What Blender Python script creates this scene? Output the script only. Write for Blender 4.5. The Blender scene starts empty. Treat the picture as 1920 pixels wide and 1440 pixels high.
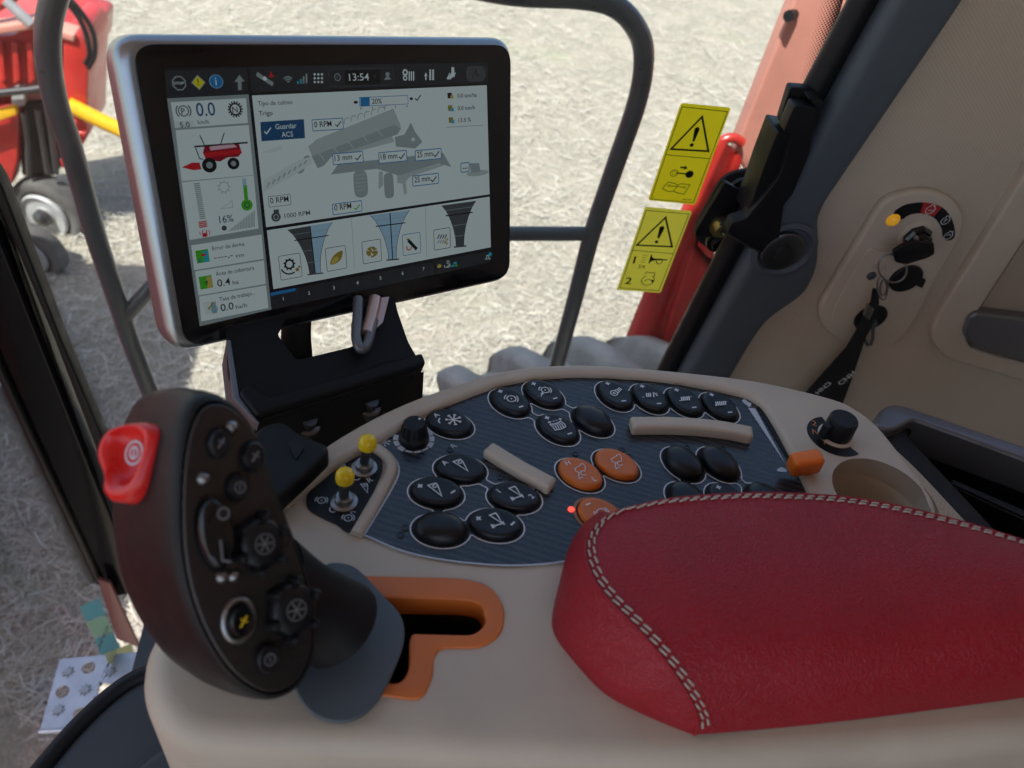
import bpy, bmesh, math, random
import numpy as np
from mathutils import Vector, Matrix

random.seed(7)
rng = np.random.default_rng(11)
scene = bpy.context.scene
col = scene.collection
PI = math.pi
rad = math.radians

# ---------------------------------------------------------------- camera
FPX = 1450.0                       # focal length in photo pixels (1920 wide)
PITCH, ROLL, YAW = rad(46), rad(10), rad(12)
CZ = 3.0                           # height of the console above the field
CAM = np.array([0.0, 0.0, CZ + 0.42])
_fh = np.array([math.sin(YAW), math.cos(YAW), 0.0])
FWD = _fh * math.cos(PITCH) + np.array([0, 0, -math.sin(PITCH)])
_r0 = np.array([math.cos(YAW), -math.sin(YAW), 0.0])
_u0 = np.cross(_r0, FWD)
RGT = _r0 * math.cos(ROLL) + _u0 * math.sin(ROLL)
UPV = _u0 * math.cos(ROLL) - _r0 * math.sin(ROLL)
cd = bpy.data.cameras.new('camera')
cam = bpy.data.objects.new('camera', cd)
col.objects.link(cam)
m = Matrix.Identity(4)
for i in range(3):
    m[i][0], m[i][1], m[i][2], m[i][3] = RGT[i], UPV[i], -FWD[i], CAM[i]
cam.matrix_world = m
cd.sensor_width = 36.0
cd.lens = 36.0 * FPX / 1920.0
cd.clip_start = 0.02
cd.clip_end = 3000
cd.dof.use_dof = True
cd.dof.focus_distance = 0.66
cd.dof.aperture_fstop = 8.0
scene.camera = cam

# ---------------------------------------------------------------- sky, sun, exposure
SUN_EL, SUN_AZ = rad(62), rad(-130)        # high sun from the machine's front left, behind the camera
sun_dir = Vector((math.cos(SUN_EL) * math.cos(SUN_AZ), math.cos(SUN_EL) * math.sin(SUN_AZ), math.sin(SUN_EL)))
world = bpy.data.worlds.new('World')
scene.world = world
world.use_nodes = True
wn = world.node_tree.nodes
sky = wn.new('ShaderNodeTexSky')
sky.sky_type = 'NISHITA'
sky.sun_disc = False
sky.sun_elevation = SUN_EL
sky.sun_rotation = math.atan2(sun_dir.x, sun_dir.y)
sky.dust_density = 2.0
bg = wn['Background']
bg.inputs['Strength'].default_value = 0.12
world.node_tree.links.new(sky.outputs['Color'], bg.inputs['Color'])
sl = bpy.data.lights.new('sun', 'SUN')
sl.energy = 4.0
sl.angle = rad(0.5)
sl.color = (1.0, 0.965, 0.92)
so = bpy.data.objects.new('sun', sl)
col.objects.link(so)
so.rotation_euler = sun_dir.to_track_quat('Z', 'Y').to_euler()
vs = scene.view_settings
vs.view_transform = 'Standard'
vs.look = 'None'
vs.exposure = 1.15
vs.gamma = 1.0
scene.cycles.use_denoising = True
scene.cycles.max_bounces = 10
scene.cycles.transparent_max_bounces = 16
scene.cycles.sample_clamp_indirect = 6.0

# ---------------------------------------------------------------- pixel helpers and frames
def ray(x, y):
    return FWD + RGT * ((x - 960) / FPX) + UPV * (-(y - 720) / FPX)

def onz(x, y, z):
    v = ray(x, y)
    return CAM + v * ((z - CAM[2]) / v[2])

def ony(x, y, Y):
    v = ray(x, y)
    return CAM + v * ((Y - CAM[1]) / v[1])

class Frame:
    """a flat surface of the place: origin, two axes, outward normal"""
    def __init__(s, o, ex, ey):
        s.o = np.array(o, float)
        s.ex = np.array(ex, float); s.ex /= np.linalg.norm(s.ex)
        ey = np.array(ey, float)
        ey = ey - s.ex * (ey @ s.ex)
        s.ey = ey / np.linalg.norm(ey)
        s.n = np.cross(s.ex, s.ey)
    def px(s, x, y, h=0.0):
        v = ray(x, y)
        p = s.o + s.n * h
        P = CAM + v * (((p - CAM) @ s.n) / (v @ s.n))
        d = P - s.o
        return (float(d @ s.ex), float(d @ s.ey))
    def pl(s, pts, h=0.0):
        return [s.px(x, y, h) for x, y in pts]
    def p3(s, x, y, h=0.0):
        a = s.px(x, y, h)
        return (a[0], a[1], h)
    def scale(s, x, y, h=0.0):
        """metres per photo pixel near a point, along ex"""
        a = s.px(x - 2, y, h); b = s.px(x + 2, y, h)
        return math.hypot(a[0] - b[0], a[1] - b[1]) / 4
    def matrix(s):
        m = Matrix.Identity(4)
        for i in range(3):
            m[i][0], m[i][1], m[i][2], m[i][3] = s.ex[i], s.ey[i], s.n[i], s.o[i]
        return m

T6 = rad(6)
CON = Frame((0, 0.25, CZ), (1, 0, 0), (0, math.cos(T6), -math.sin(T6)))       # console top
WALL = Frame((0.7, 0.76, CZ - 0.2), (1, 0, 0), (0, 0, 1))                      # beige trim wall
PILF = Frame((-0.5, 0.80, CZ - 0.6), (1, 0, 0), (0, 0, 1))                     # front pillar
GLS = Frame((0.3, 0.83, CZ), (1, 0, 0), (0, 0, 1))                             # side window
MON = Frame((-0.037, 0.5401, 3.0739), (0.847, 0.5101, -0.1493), (-0.0734, 0.3904, 0.9177))

# ---------------------------------------------------------------- materials
MATS = {}
def nodes_of(name):
    mt = bpy.data.materials.new(name)
    mt.use_nodes = True
    return mt, mt.node_tree.nodes, mt.node_tree.links, mt.node_tree.nodes['Principled BSDF']

def mat(name, colr, rough=0.5, metal=0.0, spec=0.5, noise=0.0, nscale=40.0, bump=0.0, bscale=400.0, coat=0.0, emit=None, estr=0.0, rvar=0.0, bdist=0.001):
    if name in MATS:
        return MATS[name]
    mt, N, L, P = nodes_of(name)
    P.inputs['Base Color'].default_value = (*colr, 1)
    P.inputs['Roughness'].default_value = rough
    P.inputs['Metallic'].default_value = metal
    P.inputs['Specular IOR Level'].default_value = spec
    P.inputs['Coat Weight'].default_value = coat
    P.inputs['Coat Roughness'].default_value = 0.08
    tc = N.new('ShaderNodeTexCoord')
    if noise > 0 or rvar > 0:
        nt = N.new('ShaderNodeTexNoise')
        nt.inputs['Scale'].default_value = nscale
        nt.inputs['Detail'].default_value = 6
        L.new(tc.outputs['Object'], nt.inputs['Vector'])
        if noise > 0:
            mr = N.new('ShaderNodeMapRange')
            mr.inputs[1].default_value = 0.3; mr.inputs[2].default_value = 0.7
            mr.inputs[3].default_value = 1 - noise; mr.inputs[4].default_value = 1 + noise
            L.new(nt.outputs['Fac'], mr.inputs[0])
            hs = N.new('ShaderNodeHueSaturation')
            hs.inputs['Color'].default_value = (*colr, 1)
            L.new(mr.outputs[0], hs.inputs['Value'])
            L.new(hs.outputs[0], P.inputs['Base Color'])
        if rvar > 0:
            mr2 = N.new('ShaderNodeMapRange')
            mr2.inputs[1].default_value = 0.3; mr2.inputs[2].default_value = 0.7
            mr2.inputs[3].default_value = max(0.02, rough - rvar); mr2.inputs[4].default_value = min(1, rough + rvar)
            L.new(nt.outputs['Fac'], mr2.inputs[0])
            L.new(mr2.outputs[0], P.inputs['Roughness'])
    if bump > 0:
        nb = N.new('ShaderNodeTexNoise')
        nb.inputs['Scale'].default_value = bscale
        nb.inputs['Detail'].default_value = 3
        L.new(tc.outputs['Object'], nb.inputs['Vector'])
        b = N.new('ShaderNodeBump')
        b.inputs['Strength'].default_value = bump
        b.inputs['Distance'].default_value = bdist
        L.new(nb.outputs['Fac'], b.inputs['Height'])
        L.new(b.outputs[0], P.inputs['Normal'])
    if emit is not None:
        P.inputs['Emission Color'].default_value = (*emit, 1)
        P.inputs['Emission Strength'].default_value = estr
    MATS[name] = mt
    return mt

BEIGE = (0.52, 0.44, 0.34)
mat('beige_plastic', BEIGE, 0.50, noise=0.06, nscale=18, bump=0.30, bscale=1100, rvar=0.10, bdist=0.0006)
mat('beige_dark', (0.40, 0.32, 0.235), 0.6, noise=0.05, nscale=14)
mat('black_plastic', (0.008, 0.008, 0.009), 0.44, spec=0.28, bump=0.25, bscale=1500, rvar=0.08)
mat('black_matt', (0.008, 0.008, 0.009), 0.75)
mat('black_gloss', (0.006, 0.006, 0.007), 0.12, rvar=0.06, nscale=60)
mat('button_black', (0.007, 0.0075, 0.009), 0.36, spec=0.4, bump=0.10, bscale=2500, rvar=0.07, nscale=120)
mat('button_orange', (0.62, 0.15, 0.018), 0.36, rvar=0.05, nscale=120)
mat('pillar_black', (0.004, 0.004, 0.005), 0.14, spec=0.18)
mat('orange_plastic', (0.62, 0.155, 0.024), 0.42, noise=0.04)
mat('orange_lever', (0.80, 0.17, 0.012), 0.4)
mat('red_plastic', (0.72, 0.02, 0.018), 0.28, rvar=0.05)
mat('yellow_cap', (0.85, 0.58, 0.01), 0.25)
mat('white_print', (0.72, 0.74, 0.75), 0.5)
mat('grey_print', (0.50, 0.55, 0.60), 0.5)
mat('brown_print', (0.33, 0.16, 0.08), 0.5)
mat('orange_print', (0.55, 0.19, 0.05), 0.5)
mat('black_print', (0.008, 0.008, 0.008), 0.5)
mat('red_print', (0.42, 0.02, 0.02), 0.5)
mat('metal', (0.30, 0.295, 0.29), 0.38, metal=1.0, rvar=0.1, nscale=300)
mat('zinc', (0.62, 0.52, 0.22), 0.35, metal=1.0)
mat('dark_metal', (0.12, 0.12, 0.12), 0.35, metal=0.9)
mat('silver_frame', (0.36, 0.385, 0.40), 0.30, metal=0.85)
mat('handle_grey', (0.16, 0.165, 0.175), 0.33, metal=0.5)
mat('grey_flap', (0.075, 0.09, 0.10), 0.5, bump=0.1, bscale=1500)
mat('trim_grey', (0.072, 0.088, 0.102), 0.5, spec=0.4, bump=0.35, bscale=1400, rvar=0.05)
mat('floor_grey', (0.04, 0.043, 0.046), 0.6, noise=0.15, nscale=9, bump=0.1, bscale=900)
mat('stitch', (0.50, 0.42, 0.34), 0.7)
mat('decal_yellow', (0.86, 0.72, 0.015), 0.42, noise=0.02)
mat('decal_yellow_b', (0.86, 0.77, 0.07), 0.42, noise=0.02)
mat('lamp_amber', (0.8, 0.45, 0.02), 0.2, emit=(1.0, 0.45, 0.04), estr=0.10)
mat('led_red', (0.9, 0.05, 0.03), 0.3, emit=(1.0, 0.05, 0.03), estr=1.2)
mat('led_off', (0.02, 0.022, 0.026), 0.2)
mat('rail_paint', (0.060, 0.066, 0.072), 0.30, rvar=0.03, nscale=90, coat=0.15)
mat('rubber', (0.30, 0.285, 0.26), 0.85, noise=0.35, nscale=6, bump=0.4, bscale=60, bdist=0.01)
mat('tyre_black', (0.085, 0.08, 0.075), 0.85, noise=0.4, nscale=8)
mat('rim_silver', (0.36, 0.36, 0.36), 0.55, metal=0.15, noise=0.2, nscale=9)
mat('faint_print', (0.16, 0.16, 0.165), 0.5)
mat('red_paint', (0.46, 0.03, 0.022), 0.34, noise=0.2, nscale=5, rvar=0.12, coat=0.2)
mat('bracket_black', (0.007, 0.007, 0.008), 0.6, spec=0.25, bump=0.25, bscale=1600)
mat('seat_fabric', (0.02, 0.018, 0.018), 0.85, bump=0.3, bscale=500)
mat('red_dusty', (0.58, 0.25, 0.19), 0.5, noise=0.16, nscale=4, rvar=0.1)
mat('yellow_paint', (0.75, 0.42, 0.01), 0.4, noise=0.1)
mat('teal_paper', (0.12, 0.42, 0.45), 0.6)
mat('green_paper', (0.30, 0.55, 0.36), 0.6)
mat('lime_paper', (0.50, 0.56, 0.26), 0.6)
mat('step_metal', (0.40, 0.42, 0.45), 0.4, metal=0.7, noise=0.15, nscale=20)
mat('ribbon_black', (0.008, 0.008, 0.009), 0.7, bump=0.3, bscale=3000)
mat('lit_pink_metal', (0.62, 0.42, 0.36), 0.3, metal=0.7)  # pale metal, with the pink of the light on it put into the colour
mat('ceiling', (0.50, 0.44, 0.36), 0.8, noise=0.05)
mat('brown_film', (0.16, 0.05, 0.045), 0.3)

for _n in ('decal_yellow', 'decal_yellow_b'):      # thin vinyl: daylight comes through it
    _t = MATS[_n].node_tree; _P = _t.nodes['Principled BSDF']; _o = _t.nodes['Material Output']
    _tr = _t.nodes.new('ShaderNodeBsdfTranslucent'); _mx = _t.nodes.new('ShaderNodeMixShader'); _mx.inputs[0].default_value = 0.70
    _tr.inputs[0].default_value = _P.inputs['Base Color'].default_value
    _t.links.new(_P.outputs[0], _mx.inputs[1]); _t.links.new(_tr.outputs[0], _mx.inputs[2]); _t.links.new(_mx.outputs[0], _o.inputs[0])

def m_fabric():
    mt, N, L, P = nodes_of('fabric')
    P.inputs['Roughness'].default_value = 0.8
    tc = N.new('ShaderNodeTexCoord')
    mp = N.new('ShaderNodeMapping')
    mp.inputs['Rotation'].default_value = (0, 0, rad(38))
    L.new(tc.outputs['Object'], mp.inputs['Vector'])
    w = []
    for d in 'XY':
        t = N.new('ShaderNodeTexWave')
        t.wave_type = 'BANDS'; t.bands_direction = d
        t.inputs['Scale'].default_value = 95
        t.inputs['Distortion'].default_value = 0.6
        t.inputs['Detail'].default_value = 1
        L.new(mp.outputs[0], t.inputs['Vector'])
        w.append(t)
    mu = N.new('ShaderNodeMath'); mu.operation = 'MULTIPLY'
    L.new(w[0].outputs['Fac'], mu.inputs[0]); L.new(w[1].outputs['Fac'], mu.inputs[1])
    nz = N.new('ShaderNodeTexNoise'); nz.inputs['Scale'].default_value = 5; nz.inputs['Detail'].default_value = 4
    L.new(tc.outputs['Object'], nz.inputs['Vector'])
    cr = N.new('ShaderNodeMix'); cr.data_type = 'RGBA'
    cr.inputs['A'].default_value = (0.42, 0.345, 0.26, 1)
    cr.inputs['B'].default_value = (0.58, 0.485, 0.37, 1)
    ad = N.new('ShaderNodeMath'); ad.operation = 'MULTIPLY_ADD'
    ad.inputs[1].default_value = 0.6; 
    L.new(mu.outputs[0], ad.inputs[0]); L.new(nz.outputs['Fac'], ad.inputs[2])
    L.new(ad.outputs[0], cr.inputs['Factor'])
    L.new(cr.outputs['Result'], P.inputs['Base Color'])
    b = N.new('ShaderNodeBump'); b.inputs['Strength'].default_value = 0.5; b.inputs['Distance'].default_value = 0.0012
    L.new(mu.outputs[0], b.inputs['Height']); L.new(b.outputs[0], P.inputs['Normal'])
    MATS['fabric'] = mt
m_fabric()

def m_leather():
    mt, N, L, P = nodes_of('red_leather')
    P.inputs['Roughness'].default_value = 0.46
    P.inputs['Specular IOR Level'].default_value = 0.40
    tc = N.new('ShaderNodeTexCoord')
    v = N.new('ShaderNodeTexVoronoi'); v.feature = 'DISTANCE_TO_EDGE'
    v.inputs['Scale'].default_value = 330
    nz = N.new('ShaderNodeTexNoise'); nz.inputs['Scale'].default_value = 160; nz.inputs['Detail'].default_value = 2
    L.new(tc.outputs['Object'], nz.inputs['Vector'])
    mx = N.new('ShaderNodeMix'); mx.data_type = 'VECTOR'; mx.inputs['Factor'].default_value = 0.012
    L.new(tc.outputs['Object'], mx.inputs['A']); L.new(nz.outputs['Color'], mx.inputs['B'])
    L.new(mx.outputs['Result'], v.inputs['Vector'])
    mr = N.new('ShaderNodeMapRange'); mr.inputs[1].default_value = 0.0; mr.inputs[2].default_value = 0.25
    L.new(v.outputs['Distance'], mr.inputs[0])
    b = N.new('ShaderNodeBump'); b.inputs['Strength'].default_value = 0.42; b.inputs['Distance'].default_value = 0.0008
    L.new(mr.outputs[0], b.inputs['Height'])
    n2 = N.new('ShaderNodeTexNoise'); n2.inputs['Scale'].default_value = 22; n2.inputs['Detail'].default_value = 4
    L.new(tc.outputs['Object'], n2.inputs['Vector'])
    b2 = N.new('ShaderNodeBump'); b2.inputs['Strength'].default_value = 0.10; b2.inputs['Distance'].default_value = 0.004
    L.new(n2.outputs['Fac'], b2.inputs['Height']); L.new(b.outputs[0], b2.inputs['Normal'])
    L.new(b2.outputs[0], P.inputs['Normal'])
    c = N.new('ShaderNodeMix'); c.data_type = 'RGBA'
    c.inputs['A'].default_value = (0.27, 0.007, 0.014, 1); c.inputs['B'].default_value = (0.35, 0.010, 0.020, 1)
    L.new(n2.outputs['Fac'], c.inputs['Factor']); L.new(c.outputs['Result'], P.inputs['Base Color'])
    MATS['red_leather'] = mt
m_leather()

def m_panel():
    mt, N, L, P = nodes_of('panel')
    P.inputs['Roughness'].default_value = 0.26
    P.inputs['Specular IOR Level'].default_value = 0.65
    tc = N.new('ShaderNodeTexCoord')
    mp = N.new('ShaderNodeMapping'); mp.inputs['Rotation'].default_value = (0, 0, rad(22))
    L.new(tc.outputs['Object'], mp.inputs['Vector'])
    w = N.new('ShaderNodeTexWave'); w.bands_direction = 'Y'; w.inputs['Scale'].default_value = 62
    w.inputs['Distortion'].default_value = 0.5; w.inputs['Detail'].default_value = 1
    L.new(mp.outputs[0], w.inputs['Vector'])
    w2 = N.new('ShaderNodeTexWave'); w2.bands_direction = 'X'; w2.inputs['Scale'].default_value = 190
    L.new(mp.outputs[0], w2.inputs['Vector'])
    ma = N.new('ShaderNodeMath'); ma.operation = 'MULTIPLY'
    L.new(w.outputs['Fac'], ma.inputs[0]); L.new(w2.outputs['Fac'], ma.inputs[1])
    c = N.new('ShaderNodeMix'); c.data_type = 'RGBA'
    c.inputs['A'].default_value = (0.012, 0.015, 0.019, 1); c.inputs['B'].default_value = (0.036, 0.041, 0.047, 1)
    L.new(w.outputs['Fac'], c.inputs['Factor']); L.new(c.outputs['Result'], P.inputs['Base Color'])
    mr = N.new('ShaderNodeMapRange'); mr.inputs[3].default_value = 0.22; mr.inputs[4].default_value = 0.36
    L.new(ma.outputs[0], mr.inputs[0]); L.new(mr.outputs[0], P.inputs['Roughness'])
    MATS['panel'] = mt
m_panel()

def m_glass(name, tint=(0.93, 0.96, 0.95), haze=0.02):
    mt = bpy.data.materials.new(name); mt.use_nodes = True
    N, L = mt.node_tree.nodes, mt.node_tree.links
    N.remove(N['Principled BSDF'])
    out = N['Material Output']
    tr = N.new('ShaderNodeBsdfTransparent'); tr.inputs[0].default_value = (*tint, 1)
    gl = N.new('ShaderNodeBsdfGlossy'); gl.inputs['Roughness'].default_value = 0.02
    df = N.new('ShaderNodeBsdfDiffuse'); df.inputs[0].default_value = (0.6, 0.57, 0.52, 1)
    lw = N.new('ShaderNodeLayerWeight'); lw.inputs['Blend'].default_value = 0.5
    pw = N.new('ShaderNodeMath'); pw.operation = 'POWER'; pw.inputs[1].default_value = 4.0; L.new(lw.outputs['Facing'], pw.inputs[0])
    fr = N.new('ShaderNodeMath'); fr.operation = 'MULTIPLY_ADD'; fr.inputs[1].default_value = 0.35; fr.inputs[2].default_value = 0.02; L.new(pw.outputs[0], fr.inputs[0])
    tc = N.new('ShaderNodeTexCoord')
    nz = N.new('ShaderNodeTexNoise'); nz.inputs['Scale'].default_value = 30; nz.inputs['Detail'].default_value = 8
    L.new(tc.outputs['Object'], nz.inputs['Vector'])
    mr = N.new('ShaderNodeMapRange'); mr.inputs[1].default_value = 0.35; mr.inputs[2].default_value = 0.75
    mr.inputs[3].default_value = haze * 0.4; mr.inputs[4].default_value = haze * 2.2
    L.new(nz.outputs['Fac'], mr.inputs[0])
    m1 = N.new('ShaderNodeMixShader'); m2 = N.new('ShaderNodeMixShader')
    L.new(mr.outputs[0], m1.inputs[0]); L.new(tr.outputs[0], m1.inputs[1]); L.new(df.outputs[0], m1.inputs[2])
    L.new(fr.outputs[0], m2.inputs[0]); L.new(m1.outputs[0], m2.inputs[1]); L.new(gl.outputs[0], m2.inputs[2])
    L.new(m2.outputs[0], out.inputs[0])
    MATS[name] = mt
m_glass('window_glass', haze=0.014)

def m_frit():
    """black printed dots on glass that shrink from one side of the strip (u=0) to the other (u=1)"""
    mt = bpy.data.materials.new('frit_dots'); mt.use_nodes = True
    N, L = mt.node_tree.nodes, mt.node_tree.links
    P = N['Principled BSDF']; P.inputs['Base Color'].default_value = (0.006, 0.006, 0.006, 1); P.inputs['Roughness'].default_value = 0.3
    out = N['Material Output']
    tr = N.new('ShaderNodeBsdfTransparent')
    uv = N.new('ShaderNodeUVMap')
    sx = N.new('ShaderNodeSeparateXYZ'); L.new(uv.outputs[0], sx.inputs[0])
    tc = N.new('ShaderNodeTexCoord')
    mp = N.new('ShaderNodeMapping'); mp.inputs['Rotation'].default_value = (0, 0, rad(45)); mp.inputs['Scale'].default_value = (360, 360, 360)
    L.new(tc.outputs['Object'], mp.inputs[0])
    fr = N.new('ShaderNodeVectorMath'); fr.operation = 'FRACTION'; L.new(mp.outputs[0], fr.inputs[0])
    sb = N.new('ShaderNodeVectorMath'); sb.operation = 'SUBTRACT'; sb.inputs[1].default_value = (0.5, 0.5, 0.5); L.new(fr.outputs[0], sb.inputs[0])
    mz = N.new('ShaderNodeVectorMath'); mz.operation = 'MULTIPLY'; mz.inputs[1].default_value = (1, 1, 0); L.new(sb.outputs[0], mz.inputs[0])
    ln = N.new('ShaderNodeVectorMath'); ln.operation = 'LENGTH'; L.new(mz.outputs[0], ln.inputs[0])
    mr = N.new('ShaderNodeMapRange'); mr.inputs[3].default_value = 0.62; mr.inputs[4].default_value = 0.12
    L.new(sx.outputs[0], mr.inputs[0])
    lt = N.new('ShaderNodeMath'); lt.operation = 'LESS_THAN'; L.new(ln.outputs['Value'], lt.inputs[0]); L.new(mr.outputs[0], lt.inputs[1])
    mx = N.new('ShaderNodeMixShader')
    L.new(lt.outputs[0], mx.inputs[0]); L.new(tr.outputs[0], mx.inputs[1]); L.new(P.outputs[0], mx.inputs[2])
    L.new(mx.outputs[0], out.inputs[0])
    MATS['frit_dots'] = mt
m_frit()

def m_ground():
    mt, N, L, P = nodes_of('field_soil')
    P.inputs['Roughness'].default_value = 0.95
    P.inputs['Specular IOR Level'].default_value = 0.1
    tc = N.new('ShaderNodeTexCoord')
    def noise(s, d=6, dist=0.0):
        n = N.new('ShaderNodeTexNoise'); n.inputs['Scale'].default_value = s; n.inputs['Detail'].default_value = d
        n.inputs['Distortion'].default_value = dist
        L.new(tc.outputs['Object'], n.inputs['Vector']); return n
    a, b, c = noise(0.7), noise(3.2, 9, 1.2), noise(38, 8, 1.5)
    r1 = N.new('ShaderNodeValToRGB')
    e = r1.color_ramp.elements
    e[0].position = 0.34; e[0].color = (0.25, 0.235, 0.18, 1)
    e[1].position = 0.66; e[1].color = (0.40, 0.335, 0.265, 1)
    L.new(b.outputs['Fac'], r1.inputs[0])
    r2 = N.new('ShaderNodeValToRGB')
    e = r2.color_ramp.elements
    e[0].position = 0.40; e[0].color = (0.25, 0.215, 0.17, 1)
    e[1].position = 0.60; e[1].color = (0.44, 0.405, 0.345, 1)
    L.new(c.outputs['Fac'], r2.inputs[0])
    mx = N.new('ShaderNodeMix'); mx.data_type = 'RGBA'; mx.inputs['Factor'].default_value = 0.5
    L.new(r1.outputs[0], mx.inputs['A']); L.new(r2.outputs[0], mx.inputs['B'])
    g = N.new('ShaderNodeMix'); g.data_type = 'RGBA'; g.inputs['B'].default_value = (0.33, 0.36, 0.20, 1)
    mr = N.new('ShaderNodeMapRange'); mr.inputs[1].default_value = 0.58; mr.inputs[2].default_value = 0.75; mr.inputs[4].default_value = 0.45
    L.new(a.outputs['Fac'], mr.inputs[0]); L.new(mr.outputs[0], g.inputs['Factor'])
    L.new(mx.outputs['Result'], g.inputs['A']); L.new(g.outputs['Result'], P.inputs['Base Color'])
    bp = N.new('ShaderNodeBump'); bp.inputs['Strength'].default_value = 0.7; bp.inputs['Distance'].default_value = 0.03
    L.new(c.outputs['Fac'], bp.inputs['Height']); L.new(bp.outputs[0], P.inputs['Normal'])
    MATS['field_soil'] = mt
m_ground()

def m_straw():
    mt, N, L, P = nodes_of('straw')
    P.inputs['Roughness'].default_value = 0.7
    at = N.new('ShaderNodeAttribute'); at.attribute_name = 'tone'
    r = N.new('ShaderNodeValToRGB')
    e = r.color_ramp.elements
    e[0].position = 0.0; e[0].color = (0.24, 0.205, 0.155, 1)
    e[1].position = 1.0; e[1].color = (0.62, 0.585, 0.51, 1)
    L.new(at.outputs['Fac'], r.inputs[0]); L.new(r.outputs[0], P.inputs['Base Color'])
    MATS['straw'] = mt
m_straw()

SCR = 1.0
def smat(name, c, k=1.0):
    """screen pixels: a colour that gives off light behind glossy glass"""
    n = 'screen_' + name
    if n not in MATS:
        mat(n, (0.004, 0.004, 0.004), 0.16, emit=c, estr=0.105 * SCR * k, spec=0.4)
    return n
for nm, c in dict(white=(0.74, 0.90, 0.93), pale=(0.66, 0.80, 0.82), grey=(0.30, 0.38, 0.40), midgrey=(0.20, 0.26, 0.28), dgrey=(0.075, 0.09, 0.10),
                  bar=(0.030, 0.036, 0.045), bar2=(0.014, 0.016, 0.019), blue=(0.015, 0.09, 0.24), bblue=(0.02, 0.22, 0.55), lblue=(0.36, 0.60, 0.80),
                  cyan=(0.03, 0.45, 0.65), yellow=(0.75, 0.72, 0.02), red=(0.62, 0.02, 0.03), dred=(0.33, 0.012, 0.03), green=(0.07, 0.50, 0.03),
                  olive=(0.33, 0.27, 0.04), black=(0.012, 0.014, 0.016), pink=(0.75, 0.5, 0.6), tan=(0.55, 0.45, 0.10), steel=(0.33, 0.42, 0.44),
                  steel2=(0.45, 0.56, 0.58), steel3=(0.56, 0.68, 0.70)).items():
    smat(nm, c)

# ---------------------------------------------------------------- object helpers
def finish(ob, parent, material):
    col.objects.link(ob)
    if material is not None and ob.data is not None and len(ob.data.materials) == 0:
        ob.data.materials.append(MATS[material] if isinstance(material, str) else material)
    if parent is not None:
        ob.parent = parent
    return ob

def tag(o, label, cat, group=None):
    o['label'] = label; o['category'] = cat
    if group: o['group'] = group
    return o

def struct(o, label=None):
    o['kind'] = 'structure'
    return o

def thing(name, label, cat, frame=None, loc=None, group=None):
    o = bpy.data.objects.new(name, None)
    o.empty_display_size = 0.02
    col.objects.link(o)
    if frame is not None:
        o.matrix_world = frame.matrix()
    if loc is not None:
        o.location = loc
    return tag(o, label, cat, group)

def me_from(name, verts, faces, smooth=True, angle=38):
    me = bpy.data.meshes.new(name)
    me.from_pydata([tuple(map(float, v)) for v in verts], [], faces)
    me.update()
    shade(me, smooth, angle)
    return me

def shade(me, smooth=True, angle=38):
    if len(me.polygons) == 0: return
    me.polygons.foreach_set('use_smooth', [smooth] * len(me.polygons))
    if smooth:
        me.set_sharp_from_angle(angle=rad(angle))

def part(name, verts, faces, material, parent, smooth=True, angle=38):
    return finish(bpy.data.objects.new(name, me_from(name, verts, faces, smooth, angle)), parent, material)

def cr(pts, closed=True, n=8):
    """smooth curve through the points"""
    P = np.array(pts, float); N = len(P); out = []
    rng_ = range(N) if closed else range(N - 1)
    for i in rng_:
        if closed:
            p0, p1, p2, p3 = P[i - 1], P[i], P[(i + 1) % N], P[(i + 2) % N]
        else:
            p1, p2 = P[i], P[i + 1]
            p0 = P[i - 1] if i > 0 else 2 * p1 - p2
            p3 = P[i + 2] if i + 2 < N else 2 * p2 - p1
        for k in range(n):
            t = k / n
            out.append(0.5 * ((2 * p1) + (-p0 + p2) * t + (2 * p0 - 5 * p1 + 4 * p2 - p3) * t * t + (-p0 + 3 * p1 - 3 * p2 + p3) * t ** 3))
    if not closed: out.append(P[-1])
    return [tuple(map(float, p)) for p in out]

def rounded(pts, r, seg=5):
    """polygon with its corners rounded off"""
    P = [np.array(p, float) for p in pts]; out = []
    N = len(P)
    for i in range(N):
        a, b, c = P[i - 1], P[i], P[(i + 1) % N]
        d1 = a - b; d2 = c - b
        l1, l2 = np.linalg.norm(d1), np.linalg.norm(d2)
        k = min(r, l1 * 0.45, l2 * 0.45)
        s, e = b + d1 / l1 * k, b + d2 / l2 * k
        for j in range(seg + 1):
            t = j / seg
            q = (1 - t) ** 2 * s + 2 * t * (1 - t) * b + t * t * e
            out.append((float(q[0]), float(q[1])))
    return out

def slab_mesh(name, loops, h0, h1, bevel=0.0, res=3):
    cu = bpy.data.curves.new(name, 'CURVE')
    cu.dimensions = '2D'; cu.fill_mode = 'BOTH'
    cu.extrude = max(1e-6, (h1 - h0) / 2 - bevel)
    cu.bevel_depth = bevel; cu.bevel_resolution = res
    if bevel: cu.offset = -bevel
    for lp in loops:
        sp = cu.splines.new('POLY')
        sp.points.add(len(lp) - 1)
        for p, q in zip(sp.points, lp): p.co = (q[0], q[1], 0, 1)
        sp.use_cyclic_u = True
    ob = bpy.data.objects.new(name, cu)
    col.objects.link(ob)
    me = bpy.data.meshes.new_from_object(ob)
    bpy.data.objects.remove(ob); bpy.data.curves.remove(cu)
    me.name = name
    bm = bmesh.new(); bm.from_mesh(me)
    bmesh.ops.remove_doubles(bm, verts=bm.verts, dist=1e-6)
    bmesh.ops.recalc_face_normals(bm, faces=bm.faces)
    bmesh.ops.translate(bm, verts=bm.verts, vec=(0, 0, (h0 + h1) / 2))
    bm.to_mesh(me); bm.free()
    shade(me, True, 35)
    return me

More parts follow.
